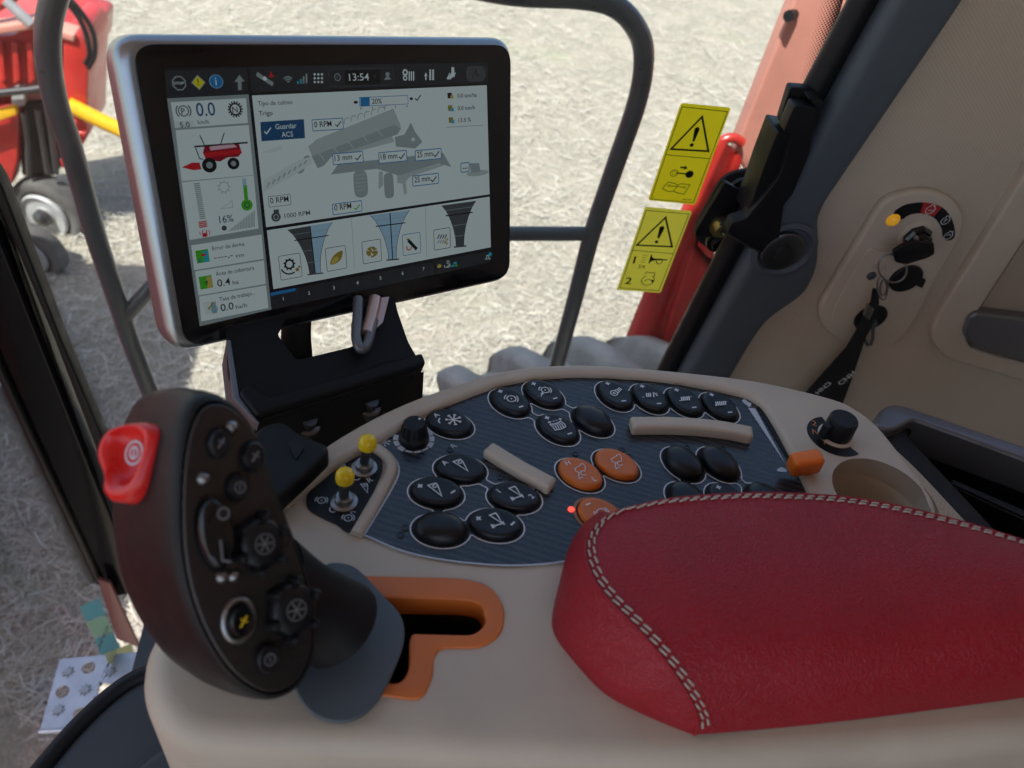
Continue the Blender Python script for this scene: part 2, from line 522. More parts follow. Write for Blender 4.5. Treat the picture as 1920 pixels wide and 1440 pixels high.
def slab(name, loops, h0, h1, material, parent, bevel=0.0, res=3):
    if not isinstance(loops[0][0], (tuple, list)): loops = [loops]
    return finish(bpy.data.objects.new(name, slab_mesh(name, loops, h0, h1, bevel, res)), parent, material)

def loft(name, rings, material, parent, cap0=True, cap1=True, closed=True, angle=50):
    V = []; Fc = []; n = len(rings[0])
    for r in rings: V += [tuple(p) for p in r]
    m_ = n if closed else n - 1
    for i in range(len(rings) - 1):
        for j in range(m_):
            a, b = i * n + j, i * n + (j + 1) % n
            Fc.append((a, b, b + n, a + n))
    if cap0: Fc.append(tuple(range(n))[::-1])
    if cap1: Fc.append(tuple(range((len(rings) - 1) * n, len(rings) * n)))
    ob = part(name, V, Fc, material, parent, True, angle)
    bm = bmesh.new(); bm.from_mesh(ob.data); bmesh.ops.recalc_face_normals(bm, faces=bm.faces); bm.to_mesh(ob.data); bm.free()
    return ob

def circ(c, r, n=24, ry=None, a0=0.0):
    ry = ry or r
    return [(c[0] + r * math.cos(a0 + 2 * PI * i / n), c[1] + ry * math.sin(a0 + 2 * PI * i / n)) for i in range(n)]

def lathe(name, prof, c, material, parent, n=28, angle=40, lid=True):
    """turned shape: prof = [(radius, height)], standing on a local point"""
    cx, cy, cz = c
    rings = [[(cx + r * math.cos(2 * PI * i / n), cy + r * math.sin(2 * PI * i / n), cz + h) for i in range(n)] for r, h in prof]
    return loft(name, rings, material, parent, lid, True, True, angle)

def tube_geo(pts, r, seg=10, closed=False, rfun=None):
    P = [np.array(p, float) for p in pts]; N = len(P)
    V = []; Fc = []
    up = np.array([0.13, 0.37, 0.92])
    for i, p in enumerate(P):
        a = P[i - 1] if (i > 0 or closed) else P[i]
        b = P[(i + 1) % N] if (i < N - 1 or closed) else P[i]
        t = b - a; t /= np.linalg.norm(t) + 1e-12
        if i == 0:
            s = np.cross(t, up)
            if np.linalg.norm(s) < 1e-3: s = np.cross(t, np.array([1, 0, 0.]))
        else:
            s = s - t * (s @ t)
        s /= np.linalg.norm(s); u = np.cross(t, s)
        rr = r if rfun is None else rfun(i / max(1, N - 1))
        for k in range(seg):
            an = 2 * PI * k / seg
            V.append(p + rr * (s * math.cos(an) + u * math.sin(an)))
    M = N if closed else N - 1
    for i in range(M):
        for k in range(seg):
            a, b = i * seg + k, i * seg + (k + 1) % seg
            c, d = ((i + 1) % N) * seg + (k + 1) % seg, ((i + 1) % N) * seg + k
            Fc.append((a, b, c, d))
    if not closed:
        Fc.append(tuple(range(seg))[::-1]); Fc.append(tuple(range((N - 1) * seg, N * seg)))
    return V, Fc

def tube(name, pts, r, material, parent, seg=10, closed=False, rfun=None):
    V, Fc = tube_geo(pts, r, seg, closed, rfun)
    return part(name, V, Fc, material, parent, True, 60)

def box_geo(x0, x1, y0, y1, z0, z1):
    V = [(x0, y0, z0), (x1, y0, z0), (x1, y1, z0), (x0, y1, z0), (x0, y0, z1), (x1, y0, z1), (x1, y1, z1), (x0, y1, z1)]
    Fc = [(0, 3, 2, 1), (4, 5, 6, 7), (0, 1, 5, 4), (1, 2, 6, 5), (2, 3, 7, 6), (3, 0, 4, 7)]
    return V, Fc

def bbox_part(name, x0, x1, y0, y1, z0, z1, material, parent, bevel=0.0, seg=3):
    bm = bmesh.new()
    V, Fc = box_geo(x0, x1, y0, y1, z0, z1)
    vs_ = [bm.verts.new(v) for v in V]
    for f in Fc: bm.faces.new([vs_[i] for i in f])
    if bevel:
        bmesh.ops.bevel(bm, geom=bm.edges[:], offset=bevel, segments=seg, affect='EDGES', profile=0.5)
    me = bpy.data.meshes.new(name); bm.to_mesh(me); bm.free(); shade(me, True, 40)
    return finish(bpy.data.objects.new(name, me), parent, material)

# ---- flat print: lettering, symbols
_TXT = {}
def text_geo(s):
    if s not in _TXT:
        cu = bpy.data.curves.new('t', 'FONT'); cu.body = s; cu.size = 1.0; cu.resolution_u = 3; cu.offset = 0.007
        ob = bpy.data.objects.new('t', cu); col.objects.link(ob)
        me = bpy.data.meshes.new_from_object(ob)
        V = [(v.co.x, v.co.y) for v in me.vertices]; Fc = [tuple(p.vertices) for p in me.polygons]
        bpy.data.objects.remove(ob); bpy.data.curves.remove(cu); bpy.data.meshes.remove(me)
        _TXT[s] = (V, Fc)
    return _TXT[s]

class Flat:
    """collects flat shapes (one printed thing) in a local plane"""
    def __init__(s): s.V = []; s.F = []
    def poly(s, pts, h=0.0):
        b = len(s.V); s.V += [(p[0], p[1], h) for p in pts]; s.F.append(tuple(range(b, b + len(pts)))); return s
    def rect(s, c, w, hgt, h=0.0, a=0.0):
        ca, sa = math.cos(a), math.sin(a)
        return s.poly([(c[0] + x * ca - y * sa, c[1] + x * sa + y * ca) for x, y in ((-w / 2, -hgt / 2), (w / 2, -hgt / 2), (w / 2, hgt / 2), (-w / 2, hgt / 2))], h)
    def line(s, pts, w, h=0.0, closed=False):
        P = [np.array(p[:2], float) for p in pts]; N = len(P)
        if N < 2: return s
        L_, R_ = [], []
        for i in range(N):
            a = P[i - 1] if (i > 0 or closed) else None
            b = P[(i + 1) % N] if (i < N - 1 or closed) else None
            d1 = (P[i] - a) if a is not None else None
            d2 = (b - P[i]) if b is not None else None
            if d1 is None: d1 = d2
            if d2 is None: d2 = d1
            d1 = d1 / (np.linalg.norm(d1) + 1e-12); d2 = d2 / (np.linalg.norm(d2) + 1e-12)
            n1 = np.array([-d1[1], d1[0]]); n2 = np.array([-d2[1], d2[0]])
            mm = n1 + n2; mm /= np.linalg.norm(mm) + 1e-9
            k = 1 / max(0.5, mm @ n1)
            L_.append(P[i] + mm * w / 2 * k); R_.append(P[i] - mm * w / 2 * k)
        b0 = len(s.V)
        for a, b in zip(L_, R_): s.V += [(a[0], a[1], h), (b[0], b[1], h)]
        for i in range(N if closed else N - 1):
            j = (i + 1) % N
            s.F.append((b0 + 2 * i + 1, b0 + 2 * j + 1, b0 + 2 * j, b0 + 2 * i))
        return s
    def ring(s, c, r, w, h=0.0, n=24, a0=0, a1=2 * PI):
        full = abs(a1 - a0) > 6.28
        k = n if full else n + 1
        pts = [(c[0] + r * math.cos(a0 + (a1 - a0) * i / n), c[1] + r * math.sin(a0 + (a1 - a0) * i / n)) for i in range(k)]
        return s.line(pts, w, h, full)
    def disc(s, c, r, h=0.0, n=20, ry=None): return s.poly(circ(c, r, n, ry), h)
    def text(s, t, at, size, h=0.0, a=0.0, align='l', sx=1.0, mirror=False):
        V, Fc = text_geo(t)
        if not V: return s
        xs = [v[0] for v in V]; x0, x1 = min(xs), max(xs)
        off = -x0 if align == 'l' else (-(x0 + x1) / 2 if align == 'c' else -x1)
        ca, sa = math.cos(a), math.sin(a); b = len(s.V)
        for x, y in V:
            X = (x + off) * size * sx; Y = y * size
            if mirror: X = -X
            s.V.append((at[0] + X * ca - Y * sa, at[1] + X * sa + Y * ca, h))
        s.F += [tuple(b + i for i in f) for f in Fc]
        return s
    def map(s, M):
        """2D placement of everything: M = (ox, oy, angle, scale)"""
        ox, oy, a, k = M; ca, sa = math.cos(a) * k, math.sin(a) * k
        s.V = [(ox + x * ca - y * sa, oy + x * sa + y * ca, h) for x, y, h in s.V]
        return s
    def build(s, name, material, parent, dz=0.0):
        return part(name, [(x, y, h + dz) for x, y, h in s.V], s.F, material, parent, False)

# ================================================================ THE SETTING
gm = part('ground', [(-900, -900, 0), (900, -900, 0), (900, 900, 0), (-900, 900, 0)], [(0, 1, 2, 3)], 'field_soil', None)
struct(gm)

def straw_field():
    n = 120000
    d = 0.9 + 9.5 * rng.random(n) ** 1.5
    a = rng.uniform(rad(-48), rad(30), n)          # around the machine's right-hand side
    x = d * np.sin(a) - 0.2; y = d * np.cos(a) * 1.05 + 0.1
    # litter lies in loose clumps
    cl = 0.5 + 0.5 * np.sin(x * 3.1 + np.sin(y * 2.3) * 1.7) * np.sin(y * 2.7 + np.cos(x * 1.9))
    keep = rng.random(n) < 0.18 + 0.82 * cl
    x, y = x[keep], y[keep]; n = len(x)
    L = rng.uniform(0.03, 0.14, n); w = rng.uniform(0.0009, 0.0023, n)
    th = rng.uniform(0, 2 * PI, n); tl = rng.normal(0, 0.13, n)
    z = rng.uniform(0.006, 0.035, n) + np.abs(np.sin(tl)) * L / 2
    dx, dy, dz = np.cos(th) * np.cos(tl) * L / 2, np.sin(th) * np.cos(tl) * L / 2, np.sin(tl) * L / 2
    bend = rng.normal(0, 0.06, n) * L
    sx, sy = -np.sin(th) * w, np.cos(th) * w
    V = np.zeros((n, 6, 3))
    for k, (t, bf) in enumerate(((-1, 0), (0, 1), (1, 0))):
        V[:, 2 * k, 0] = x + dx * t + sx + -np.sin(th) * bend * bf; V[:, 2 * k, 1] = y + dy * t + sy + np.cos(th) * bend * bf; V[:, 2 * k, 2] = z + dz * t
        V[:, 2 * k + 1, 0] = x + dx * t - sx + -np.sin(th) * bend * bf; V[:, 2 * k + 1, 1] = y + dy * t - sy + np.cos(th) * bend * bf; V[:, 2 * k + 1, 2] = z + dz * t + w * 0.8
    base = (np.arange(n) * 6)[:, None]
    Fq = np.concatenate([base + np.array([[0, 1, 3, 2]]), base + np.array([[2, 3, 5, 4]])], 1).reshape(-1, 4)
    me = bpy.data.meshes.new('straw_litter')
    me.vertices.add(n * 6); me.vertices.foreach_set('co', V.reshape(-1))
    me.loops.add(len(Fq) * 4); me.loops.foreach_set('vertex_index', Fq.reshape(-1).astype(np.int32))
    me.polygons.add(len(Fq)); me.polygons.foreach_set('loop_start', (np.arange(len(Fq)) * 4).astype(np.int32))
    me.update()
    at = me.attributes.new('tone', 'FLOAT', 'POINT')
    at.data.foreach_set('value', np.repeat(np.clip(rng.normal(0.55, 0.28, n), 0, 1), 6).astype(np.float32))
    ob = finish(bpy.data.objects.new('straw_litter', me), None, 'straw')
    ob['kind'] = 'stuff'
    tag(ob, 'dry pale straw and stubble littered over the field', 'straw')
straw_field()

# the cab round the camera
ce = bbox_part('ceiling', -1.70, 1.35, -1.05, 0.78, CZ + 1.22, CZ + 1.42, 'ceiling', None, 0.02); struct(ce)  # front overhang lengthened so the roof shades the step tread
fl = bbox_part('floor', -0.42, 1.3, -0.95, 0.70, CZ - 0.95, CZ - 0.88, 'floor_grey', None); struct(fl)
rw = bbox_part('wall_rear', 1.26, 1.32, -0.95, 0.80, CZ - 0.88, CZ + 1.22, 'fabric', None); struct(rw)
wl = bbox_part('wall_left', -0.35, 1.3, -1.0, -0.95, CZ - 0.88, CZ - 0.05, 'ceiling', None); struct(wl)
wp = WALL.pl([(1815, -90), (1770, 0), (1535, 350), (1525, 440), (1440, 560), (1345, 712), (1290, 800), (1290, 1200), (2500, 1200), (2500, -90)])
wr = slab('wall_right', [wp], -0.03, 0.0, 'fabric', None); wr.matrix_world = WALL.matrix(); struct(wr)

# ---- driver's seat, behind and below the view
se = thing('driver_seat', 'dark fabric driver seat just behind the armrest pad', 'seat', loc=(0.45, -0.36, CZ - 0.88))
bbox_part('seat_base', -0.25, 0.25, -0.22, 0.22, 0.0, 0.42, 'black_plastic', se, 0.02)
bbox_part('cushion', -0.32, 0.26, -0.27, 0.27, 0.42, 0.56, 'seat_fabric', se, 0.05, 4)
ob = bbox_part('backrest', -0.07, 0.07, -0.27, 0.27, 0.0, 0.66, 'seat_fabric', se, 0.05, 4); ob.location = (0.30, 0, 0.5); ob.rotation_euler = (0, rad(10), 0)
ob = bbox_part('headrest', -0.05, 0.05, -0.15, 0.15, 0.0, 0.22, 'seat_fabric', se, 0.04, 4); ob.location = (0.44, 0, 1.2); ob.rotation_euler = (0, rad(8), 0)
wq = bbox_part('wall_left_rear', 0.55, 1.26, -1.0, -0.95, CZ - 0.05, CZ + 1.22, 'fabric', None); struct(wq)

# ---- side window and windscreen
def pane(name, frame, pts, label, t=0.005):
    th = thing(name, label, 'window', frame)
    slab('pane', [pts], -t, 0.0, 'window_glass', th)
    return th
sw = pane('side_window', GLS, [(-1.05, -1.15), (0.42, -1.15), (0.42, 1.2), (-1.05, 1.2)], 'dusty clear side window behind the display with dotted black edges')
WSF = Frame((-0.66, 0.78, CZ - 0.3), (0.10, 1, 0), (0, 0, 1))
ws = pane('windscreen', WSF, [(-1.7, -0.9), (0.0, -0.9), (0.0, 1.5), (-1.7, 1.5)], 'clear windscreen left of the black front pillar')

def frit(parent, frame, pairs, h, name='frit_band'):
    """band of printed dots on the glass; pairs of pixels: dense side, sparse side"""
    V = []; Fc = []; uv = []
    for a, b in pairs:
        V += [frame.p3(*a, h), frame.p3(*b, h)]
    for i in range(len(pairs) - 1):
        Fc.append((2 * i, 2 * i + 1, 2 * i + 3, 2 * i + 2)); uv += [(0, i), (1, i), (1, i + 1), (0, i + 1)]
    ob = part(name, V, Fc, 'frit_dots', parent, False)
    ul = ob.data.uv_layers.new(name='UVMap')
    for i, q in enumerate(uv): ul.data[i].uv = q
    return ob
frit(sw, GLS, [((1592, -40), (1548, -40)), ((1570, 40), (1530, 40)), ((1540, 150), (1500, 150))], 0.003)
frit(sw, GLS, [((1500, 250), (1440, 280)), ((1440, 330), (1420, 295)), ((1380, 335), (1370, 300)), ((1345, 360), (1322, 335)), ((1320, 420), (1290, 410)), ((1308, 460), (1285, 465)), ((1325, 480), (1310, 500)), ((1350, 495), (1340, 530)), ((1345, 540), (1360, 545)), ((1240, 720), (1262, 690))][:8], 0.003)
frit(sw, GLS, [((-10, 340), (22, 330)), ((40, 470), (72, 460)), ((107, 640), (140, 625)), ((150, 740), (182, 725)), ((215, 900), (242, 890))], 0.003)
fw = frit(ws, PILF, [((10, 720), (-25, 735)), ((60, 830), (25, 845)), ((110, 940), (75, 955)), ((180, 1092), (148, 1105))], 0.002)
fw.matrix_local = WSF.matrix().inverted() @ PILF.matrix()

# ---- front pillar (left), and the window frame beside it
pf = thing('front_pillar', 'glossy black cab pillar leaning along the left edge', 'pillar', PILF)
slab('post', [rounded(PILF.pl([(-150, 400), (-16, 400), (78, 640), (200, 951), (262, 1110), (196, 1125), (178, 1084), (0, 690)]), 0.01)], -0.05, 0.0, 'pillar_black', pf, 0.006)
tube('seal', [PILF.p3(-60, 560, 0.002), PILF.p3(0, 690, 0.002), PILF.p3(90, 885, 0.002), PILF.p3(186, 1090, 0.002)], 0.007, 'black_plastic', pf)
slab('foot_plate', [rounded(PILF.pl([(183, 1087), (206, 1094), (262, 1215), (218, 1198)], 0.02), 0.003)], 0.012, 0.020, 'brown_film', pf, 0.002)
wf = thing('window_frame', 'narrow black side window frame beside the front pillar', 'window frame', PILF)
slab('frame_bar', [rounded(PILF.pl([(-60, 250), (-40, 290), (0, 352), (112, 640), (225, 905), (270, 1000), (246, 1010), (205, 915), (99, 640), (0, 402), (-60, 270)]), 0.004)], -0.028, -0.004, 'black_plastic', wf, 0.003)

# ---- rear window pillar trim and its seal (right)
pt = thing('pillar_trim', 'dark grey plastic pillar trim between window and beige wall', 'pillar', WALL)
trim = [(1690, -90), (1640, 0), (1455, 345), (1265, 690), (1225, 770), (1318, 770), (1352, 705), (1400, 620), (1428, 580), (1460, 556), (1500, 528), (1522, 482), (1524, 430), (1522, 390), (1535, 358), (1775, 0), (1830, -90)]
slab('trim_shell', [rounded(WALL.pl(trim), 0.02)], -0.03, 0.030, 'trim_grey', pt, 0.014, 4)
tube('seal', [WALL.p3(1650, -60, 0.0), WALL.p3(1612, 10, 0.0), WALL.p3(1440, 330, 0.0), WALL.p3(1252, 690, 0.0), WALL.p3(1225, 745, 0.0)], 0.014, 'black_plastic', pt, 12)
lathe('pivot_recess', [(0.040, 0.028), (0.040, 0.033), (0.034, 0.035), (0.030, 0.031), (0.0, 0.031)], (*WALL.px(1470, 468, 0.03), 0.0), 'trim_grey', pt, 32)
lathe('pivot_disc', [(0.027, 0.030), (0.027, 0.037), (0.024, 0.039), (0.010, 0.039), (0.010, 0.044), (0.0, 0.044)], (*WALL.px(1466, 470, 0.034), 0.0), 'dark_metal', pt, 32)

# ================================================================ OUTSIDE
# ---- handrail
HRF = Frame((0, 1.13, CZ - 0.3), (1, 0.10, 0), (0, 0, 1))
hr = thing('handrail', 'grey steel tube handrail outside the side window', 'handrail', HRF)
loop = [(300, 800), (285, 745), (245, 640), (212, 540), (180, 444), (155, 355), (130, 267), (103, 185), (90, 100), (96, 20), (130, -55), (220, -95), (400, -88), (800, -40), (960, -12), (1085, -5), (1150, 10), (1190, 48), (1207, 100), (1196, 185), (1150, 320), (1110, 438), (1078, 560), (1040, 700), (1020, 780)]
tube('rail_loop', [HRF.p3(x, y) for x, y in cr(loop, False, 5)], 0.0165, 'rail_paint', hr, 14)
tube('mid_rail', [HRF.p3(238, 590), HRF.p3(300, 520), HRF.p3(380, 470), HRF.p3(700, 448), HRF.p3(960, 438), HRF.p3(1105, 438)], 0.0135, 'rail_paint', hr, 12)

# ---- own drive wheel below the window
def drive_wheel():
    R, W = 0.93, 0.62
    c = onz(985, 640, 1.9)
    cx, cy, cz = 0.66, 1.33, 0.99
    prof = [(-W / 2, 0.60), (-W / 2 - 0.02, 0.72), (-W / 2, 0.84), (-W / 2 + 0.08, 0.905), (0, 0.93), (W / 2 - 0.08, 0.905), (W / 2, 0.84), (W / 2 + 0.02, 0.72), (W / 2, 0.60)]
    n = 56
    rings = [[(r * math.cos(2 * PI * i / n), y, r * math.sin(2 * PI * i / n)) for i in range(n)] for y, r in prof]
    th = loft('drive_wheel', rings, 'rubber', cb, False, False)
    th.location = (cx - 1.6, cy, cz - 1.2); th['label'] = 'big dusty lugged tractor tyre below the side window'
    nl = 30
    V = []; Fc = []
    for side in (-1, 1):
        for k in range(5):
            t0, t1 = k / 4, 0
    # one lug, then copies turned round the axle
    def lug(side):
        V = []; st = 6
        for k in range(st):
            t = k / (st - 1)
            y = side * (0.02 + t * (W / 2 + 0.0))
            an = t * 0.20
            rb = 0.925 - 0.10 * t ** 3
            h = 0.085
            hw = 0.040 + 0.014 * t
            sec = ((-1.9, -0.3), (-1.35, 0.15), (-0.95, 0.72), (-0.6, 0.95), (0, 1.0), (0.6, 0.95), (0.95, 0.72), (1.35, 0.15), (1.9, -0.3))
            for (q, hh) in sec:
                a = an + q * hw / 0.93
                rr = rb + h * hh * (1.0 if t < 0.95 else 0.8)
                V.append((rr * math.cos(a), y, rr * math.sin(a)))
        Fc = []
        for k in range(st - 1):
            for j in range(8):
                a = k * 9 + j; Fc.append((a, a + 1, a + 10, a + 9))
        Fc += [tuple(range(9)), tuple(9 * (st - 1) + i for i in range(8, -1, -1))]
        return me_from('lug', V, Fc, True, 85)
    for side in (-1, 1):
        me = lug(side); me.materials.append(MATS['rubber'])
        for k in range(nl):
            a = 2 * PI * (k + (0.5 if side > 0 else 0)) / nl
            ob = bpy.data.objects.new('lug', me); col.objects.link(ob); ob.parent = th
            ob.rotation_euler = (0, -a, 0)
    lathe_r = [[(r * math.cos(2 * PI * i / 32), y, r * math.sin(2 * PI * i / 32)) for i in range(32)] for y, r in ((-W / 2 + 0.02, 0.60), (-0.1, 0.55), (-0.1, 0.2), (-0.16, 0.2), (-0.16, 0.0001))]
    loft('rim', lathe_r, 'red_paint', th, False, False)

# ---- own bodywork beside and behind the cab
RBF = Frame((0.9, 1.65, CZ), (1, 0, 0), (0, 0, 1))
cb = thing('combine_body', 'red harvester bodywork and drive wheel seen through the side window', 'machine body', loc=(1.6, 0, 1.2))
rb = bpy.data.objects.new('side', None); col.objects.link(rb)
slab('upper_sheet', [rounded(RBF.pl([(1530, -120), (1490, 0), (1376, 285), (1405, 335), (1390, 420), (1300, 760), (1900, 760), (2000, -120)]), 0.02)], -0.05, 0.0, 'red_dusty', rb, 0.008)
def pleats():
    tops = [(1345, 255, .00), (1352, 262, .02), (1362, 268, .035), (1374, 276, .02), (1382, 284, .005), (1392, 300, .03)]
    low = [(1140, 720, .00), (1158, 724, .035), (1182, 727, .045), (1206, 730, .012), (1222, 732, .05), (1262, 736, .04), (1285, 740, .0)]
    n = 40
    tp = cr([(x, y, h) for x, y, h in tops], False, 8); lw = cr([(x, y, h) for x, y, h in low], False, 7)
    tp = [tp[int(i * (len(tp) - 1) / n)] for i in range(n + 1)]; lw = [lw[int(i * (len(lw) - 1) / n)] for i in range(n + 1)]
    rows = []
    for k in range(15):
        t = k / 14
        row = []
        for a, b in zip(tp, lw):
            bow = math.sin(t * PI) * 10
            x, y, h = a[0] * (1 - t) + b[0] * t - bow, a[1] * (1 - t) + b[1] * t, (a[2] * (1 - t) + b[2] * t) + 0.01
            q = RBF.px(x, y, h); row.append((q[0], q[1], h))
        rows.append(row)
    loft('lower_fairing', rows, 'red_paint', rb, False, False, False, 75)
pleats()
tube('sheet_edge', [RBF.p3(x, y, 0.02) for x, y in cr([(1325, 300), (1345, 270), (1372, 258), (1392, 268)], False, 5)], 0.012, 'red_paint', rb)
tube('corner_knob', [RBF.p3(1478, 30, 0.02), RBF.p3(1488, 28, 0.0)], 0.012, 'black_plastic', rb)
for ch in list(rb.children):
    ch.parent = cb; ch.matrix_local = Matrix.Translation((-1.6, 0, -1.2)) @ RBF.matrix()
bpy.data.objects.remove(rb)
drive_wheel()
bbox_part('body_shell', 0.0, 6.0, -1.6, 1.12, 0.2, 2.75, 'red_paint', cb, 0.06)

# ---- parked header on its cart, upper left
HY = 4.55
HDF = Frame((-2.4, HY, 0), (1, 0, 0), (0, 0, 1))
hd = thing('parked_header', 'red harvesting header with yellow struts parked at upper left', 'header', HDF)
bbox_part('header_shade_box', -0.8, 0.35, 0.3, 2.55, 1.35, 8.5, 'red_paint', hd, 0.04)  # added box out of view, sized to cast shade on the ground
def hslab(name, pts, h0, h1, m_, bev=0.012, r=0.03):
    return slab(name, [rounded(HDF.pl(pts, h1), r)], h0, h1, m_, hd, bev)
hslab('trough', [(-120, 75), (20, 68), (60, 45), (120, 62), (165, 78), (162, 130), (140, 160), (80, 150), (-120, 215)], -0.5, 0.05, 'red_paint')
hslab('end_plate', [(118, 58), (150, 66), (166, 92), (163, 262), (150, 268), (118, 240)], -0.3, 0.12, 'red_paint')
hslab('frame_leg', [(-60, 205), (34, 195), (34, 300), (22, 348), (-60, 365)], -0.12, 0.02, 'red_paint')
hslab('back_sheet', [(-120, 130), (50, 150), (118, 130), (118, 245), (60, 230), (-120, 260)], -0.35, -0.10, 'red_dusty')
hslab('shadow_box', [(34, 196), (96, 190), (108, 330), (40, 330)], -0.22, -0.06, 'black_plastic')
hslab('cover_plate', [(22, 165), (46, 160), (46, 198), (22, 205)], 0.02, 0.07, 'rim_silver', 0.004, 0.004)
hslab('skid', [(112, 300), (160, 250), (160, 265), (116, 318)], -0.2, 0.0, 'red_paint', 0.006, 0.01)
tube('yellow_strut', [HDF.p3(128, 196, 0.16), HDF.p3(180, 222, 0.16), HDF.p3(245, 252, 0.16)], 0.045, 'yellow_paint', hd)
slab('yellow_bar', [HDF.pl([(-60, 222), (30, 196), (34, 212), (-60, 245)], 0.08)], 0.06, 0.10, 'yellow_paint', hd, 0.006)
for q in ([(70, 205), (78, 250), (90, 325)], [(88, 200), (98, 260), (106, 325)], [(44, 210), (52, 260), (54, 330)]):
    tube('hydraulic_rod', [HDF.p3(x, y, 0.0) for x, y in q], 0.018, 'dark_metal', hd)
for q in ([(112, -20), (150, 20), (174, 60), (178, 100), (166, 128)], [(100, -20), (140, 22), (160, 60), (168, 100), (160, 120)]):
    tube('hose', [HDF.p3(x, y, 0.14) for x, y in cr(q, False, 6)], 0.014, 'black_plastic', hd, 8)
tube('reel_arm', [HDF.p3(-40, 30, 0.1), HDF.p3(20, -5, 0.1), HDF.p3(60, -40, 0.1)], 0.03, 'red_paint', hd)
tube('reel_ram', [HDF.p3(10, 0, 0.14), HDF.p3(58, 45, 0.14)], 0.028, 'rim_silver', hd)
for x0 in (-6, 22, 50, 78):
    hslab('gusset', [(x0, 82), (x0 + 10, 80), (x0 + 16, 150), (x0 + 4, 158)], 0.05, 0.09, 'red_paint', 0.004, 0.004)
hslab('top_beam', [(-120, 66), (60, 40), (140, 66), (140, 80), (60, 56), (-120, 84)], 0.02, 0.14, 'red_dusty', 0.01, 0.01)
hslab('belt_guard', [(60, 100), (112, 92), (114, 150), (66, 158)], 0.05, 0.12, 'black_plastic', 0.01, 0.02)
tube('drive_shaft', [HDF.p3(-40, 178, 0.12), HDF.p3(60, 168, 0.12), HDF.p3(112, 160, 0.12)], 0.022, 'dark_metal', hd)
for y0 in (205, 226, 247):
    hslab('rib', [(122, y0), (160, y0 + 2), (160, y0 + 10), (122, y0 + 8)], 0.11, 0.14, 'red_paint', 0.004, 0.005)

def cart_wheel(px, py, rpx, depth, label):
    P = HDF.p3(px, py, depth)
    R = rpx * HDF.scale(px, py, depth)
    m_ = Matrix.Translation(P) @ Matrix.Rotation(rad(-16), 4, 'Y')
    pr = [(0.62, 0.0), (0.72, 0.05), (0.90, 0.055), (0.985, 0.02), (1.0, -0.05), (1.0, -0.22), (0.97, -0.28), (0.7, -0.30)]
    n = 40
    th = loft('cart_wheel', [[(r * R * math.cos(2 * PI * i / n), r * R * math.sin(2 * PI * i / n), z * R * 1.6) for i in range(n)] for r, z in pr], 'tyre_black', hd, False, True)
    th.matrix_local = m_; th['label'] = label
    lathe('rim', [(0.64 * R, 0.02), (0.60 * R, 0.04), (0.55 * R, -0.06), (0.30 * R, -0.02), (0.26 * R, 0.03), (0.0, 0.03)], (0, 0, 0), 'rim_silver', th, 32)
    lathe('hub', [(0.24 * R, 0.02), (0.22 * R, 0.07), (0.10 * R, 0.09), (0.0, 0.09)], (0, 0, 0), 'dark_metal', th, 20)
cart_wheel(88, 402, 74, 0.0, 'rear of two header cart wheels with silver rim')
cart_wheel(58, 478, 62, 0.42, 'nearer of two header cart wheels, partly behind the window edge')

# ---- step tread outside the windscreen, lower left
SZ = 1.55
STF = Frame((*onz(150, 1300, SZ)[:2], SZ), (1, 0.1, 0), (-0.1, 1, 0))
st = thing('step_tread', 'punched metal step tread below the windscreen at lower left', 'step', STF)
tp = STF.pl([(74, 1372), (112, 1236), (262, 1222), (330, 1300), (250, 1362)])
holes = [(115, 1298), (165, 1252), (148, 1375), (195, 1292), (186, 1352), (150, 1330), (228, 1252), (240, 1310)]
rr = STF.scale(150, 1300)
hl = [circ(STF.px(x, y), 13 * rr, 18) for x, y in ((117, 1297), (166, 1252), (150, 1338), (196, 1292))]
slab('tread_plate', [tp] + hl, -0.004, 0.0, 'step_metal', st)
for x, y in ((128, 1260), (160, 1294), (207, 1260), (110, 1332), (195, 1330)):
    cxy = STF.px(x, y); P = []
    for i in range(16):
        r_ = (12 if i % 2 == 0 else 6) * rr
        P.append((cxy[0] + r_ * math.cos(i * PI / 8), cxy[1] + r_ * math.sin(i * PI / 8)))
    slab('punched_star', [P], 0.0003, 0.004, 'metal', st)
tube('tread_lip', [STF.p3(74, 1372, 0.0), STF.p3(250, 1362, 0.0)], 0.006, 'step_metal', st)

# ---- inspection stickers on the inside of the windscreen
sk = thing('inspection_stickers', 'row of teal and lime inspection labels on the windscreen corner', 'sticker', WSF)
q = [[(150, 1138), (186, 1120), (198, 1152), (162, 1166)], [(162, 1168), (198, 1154), (212, 1184), (178, 1196)], [(178, 1198), (212, 1186), (226, 1214), (190, 1228)], [(196, 1226), (246, 1206), (252, 1232), (204, 1246)]]
for pts, mm in zip(q, ('teal_paper', 'green_paper', 'teal_paper', 'lime_paper')):
    slab('label', [WSF.pl(pts, 0.0016)], 0.0010, 0.0016, mm, sk)
Flat().text('OK', WSF.px(204, 1176, 0.0022), 0.020, 0.0022, rad(0), 'l', 2.0, mirror=True).text('OK', WSF.px(240, 1228, 0.0022), 0.020, 0.0022, rad(0), 'l', 2.0, mirror=True).build('lettering', 'trim_grey', sk)
f = Flat().text('CNH', WSF.px(206, 1246, 0.0022), 0.026, 0.0022, rad(0), 'l', 2.4, mirror=True)
f.build('lettering', 'black_print', sk)

# ================================================================ ARMREST CONSOLE
con = thing('armrest_console', 'beige armrest console with dark oval-button control panel', 'console', CON)
K = CON

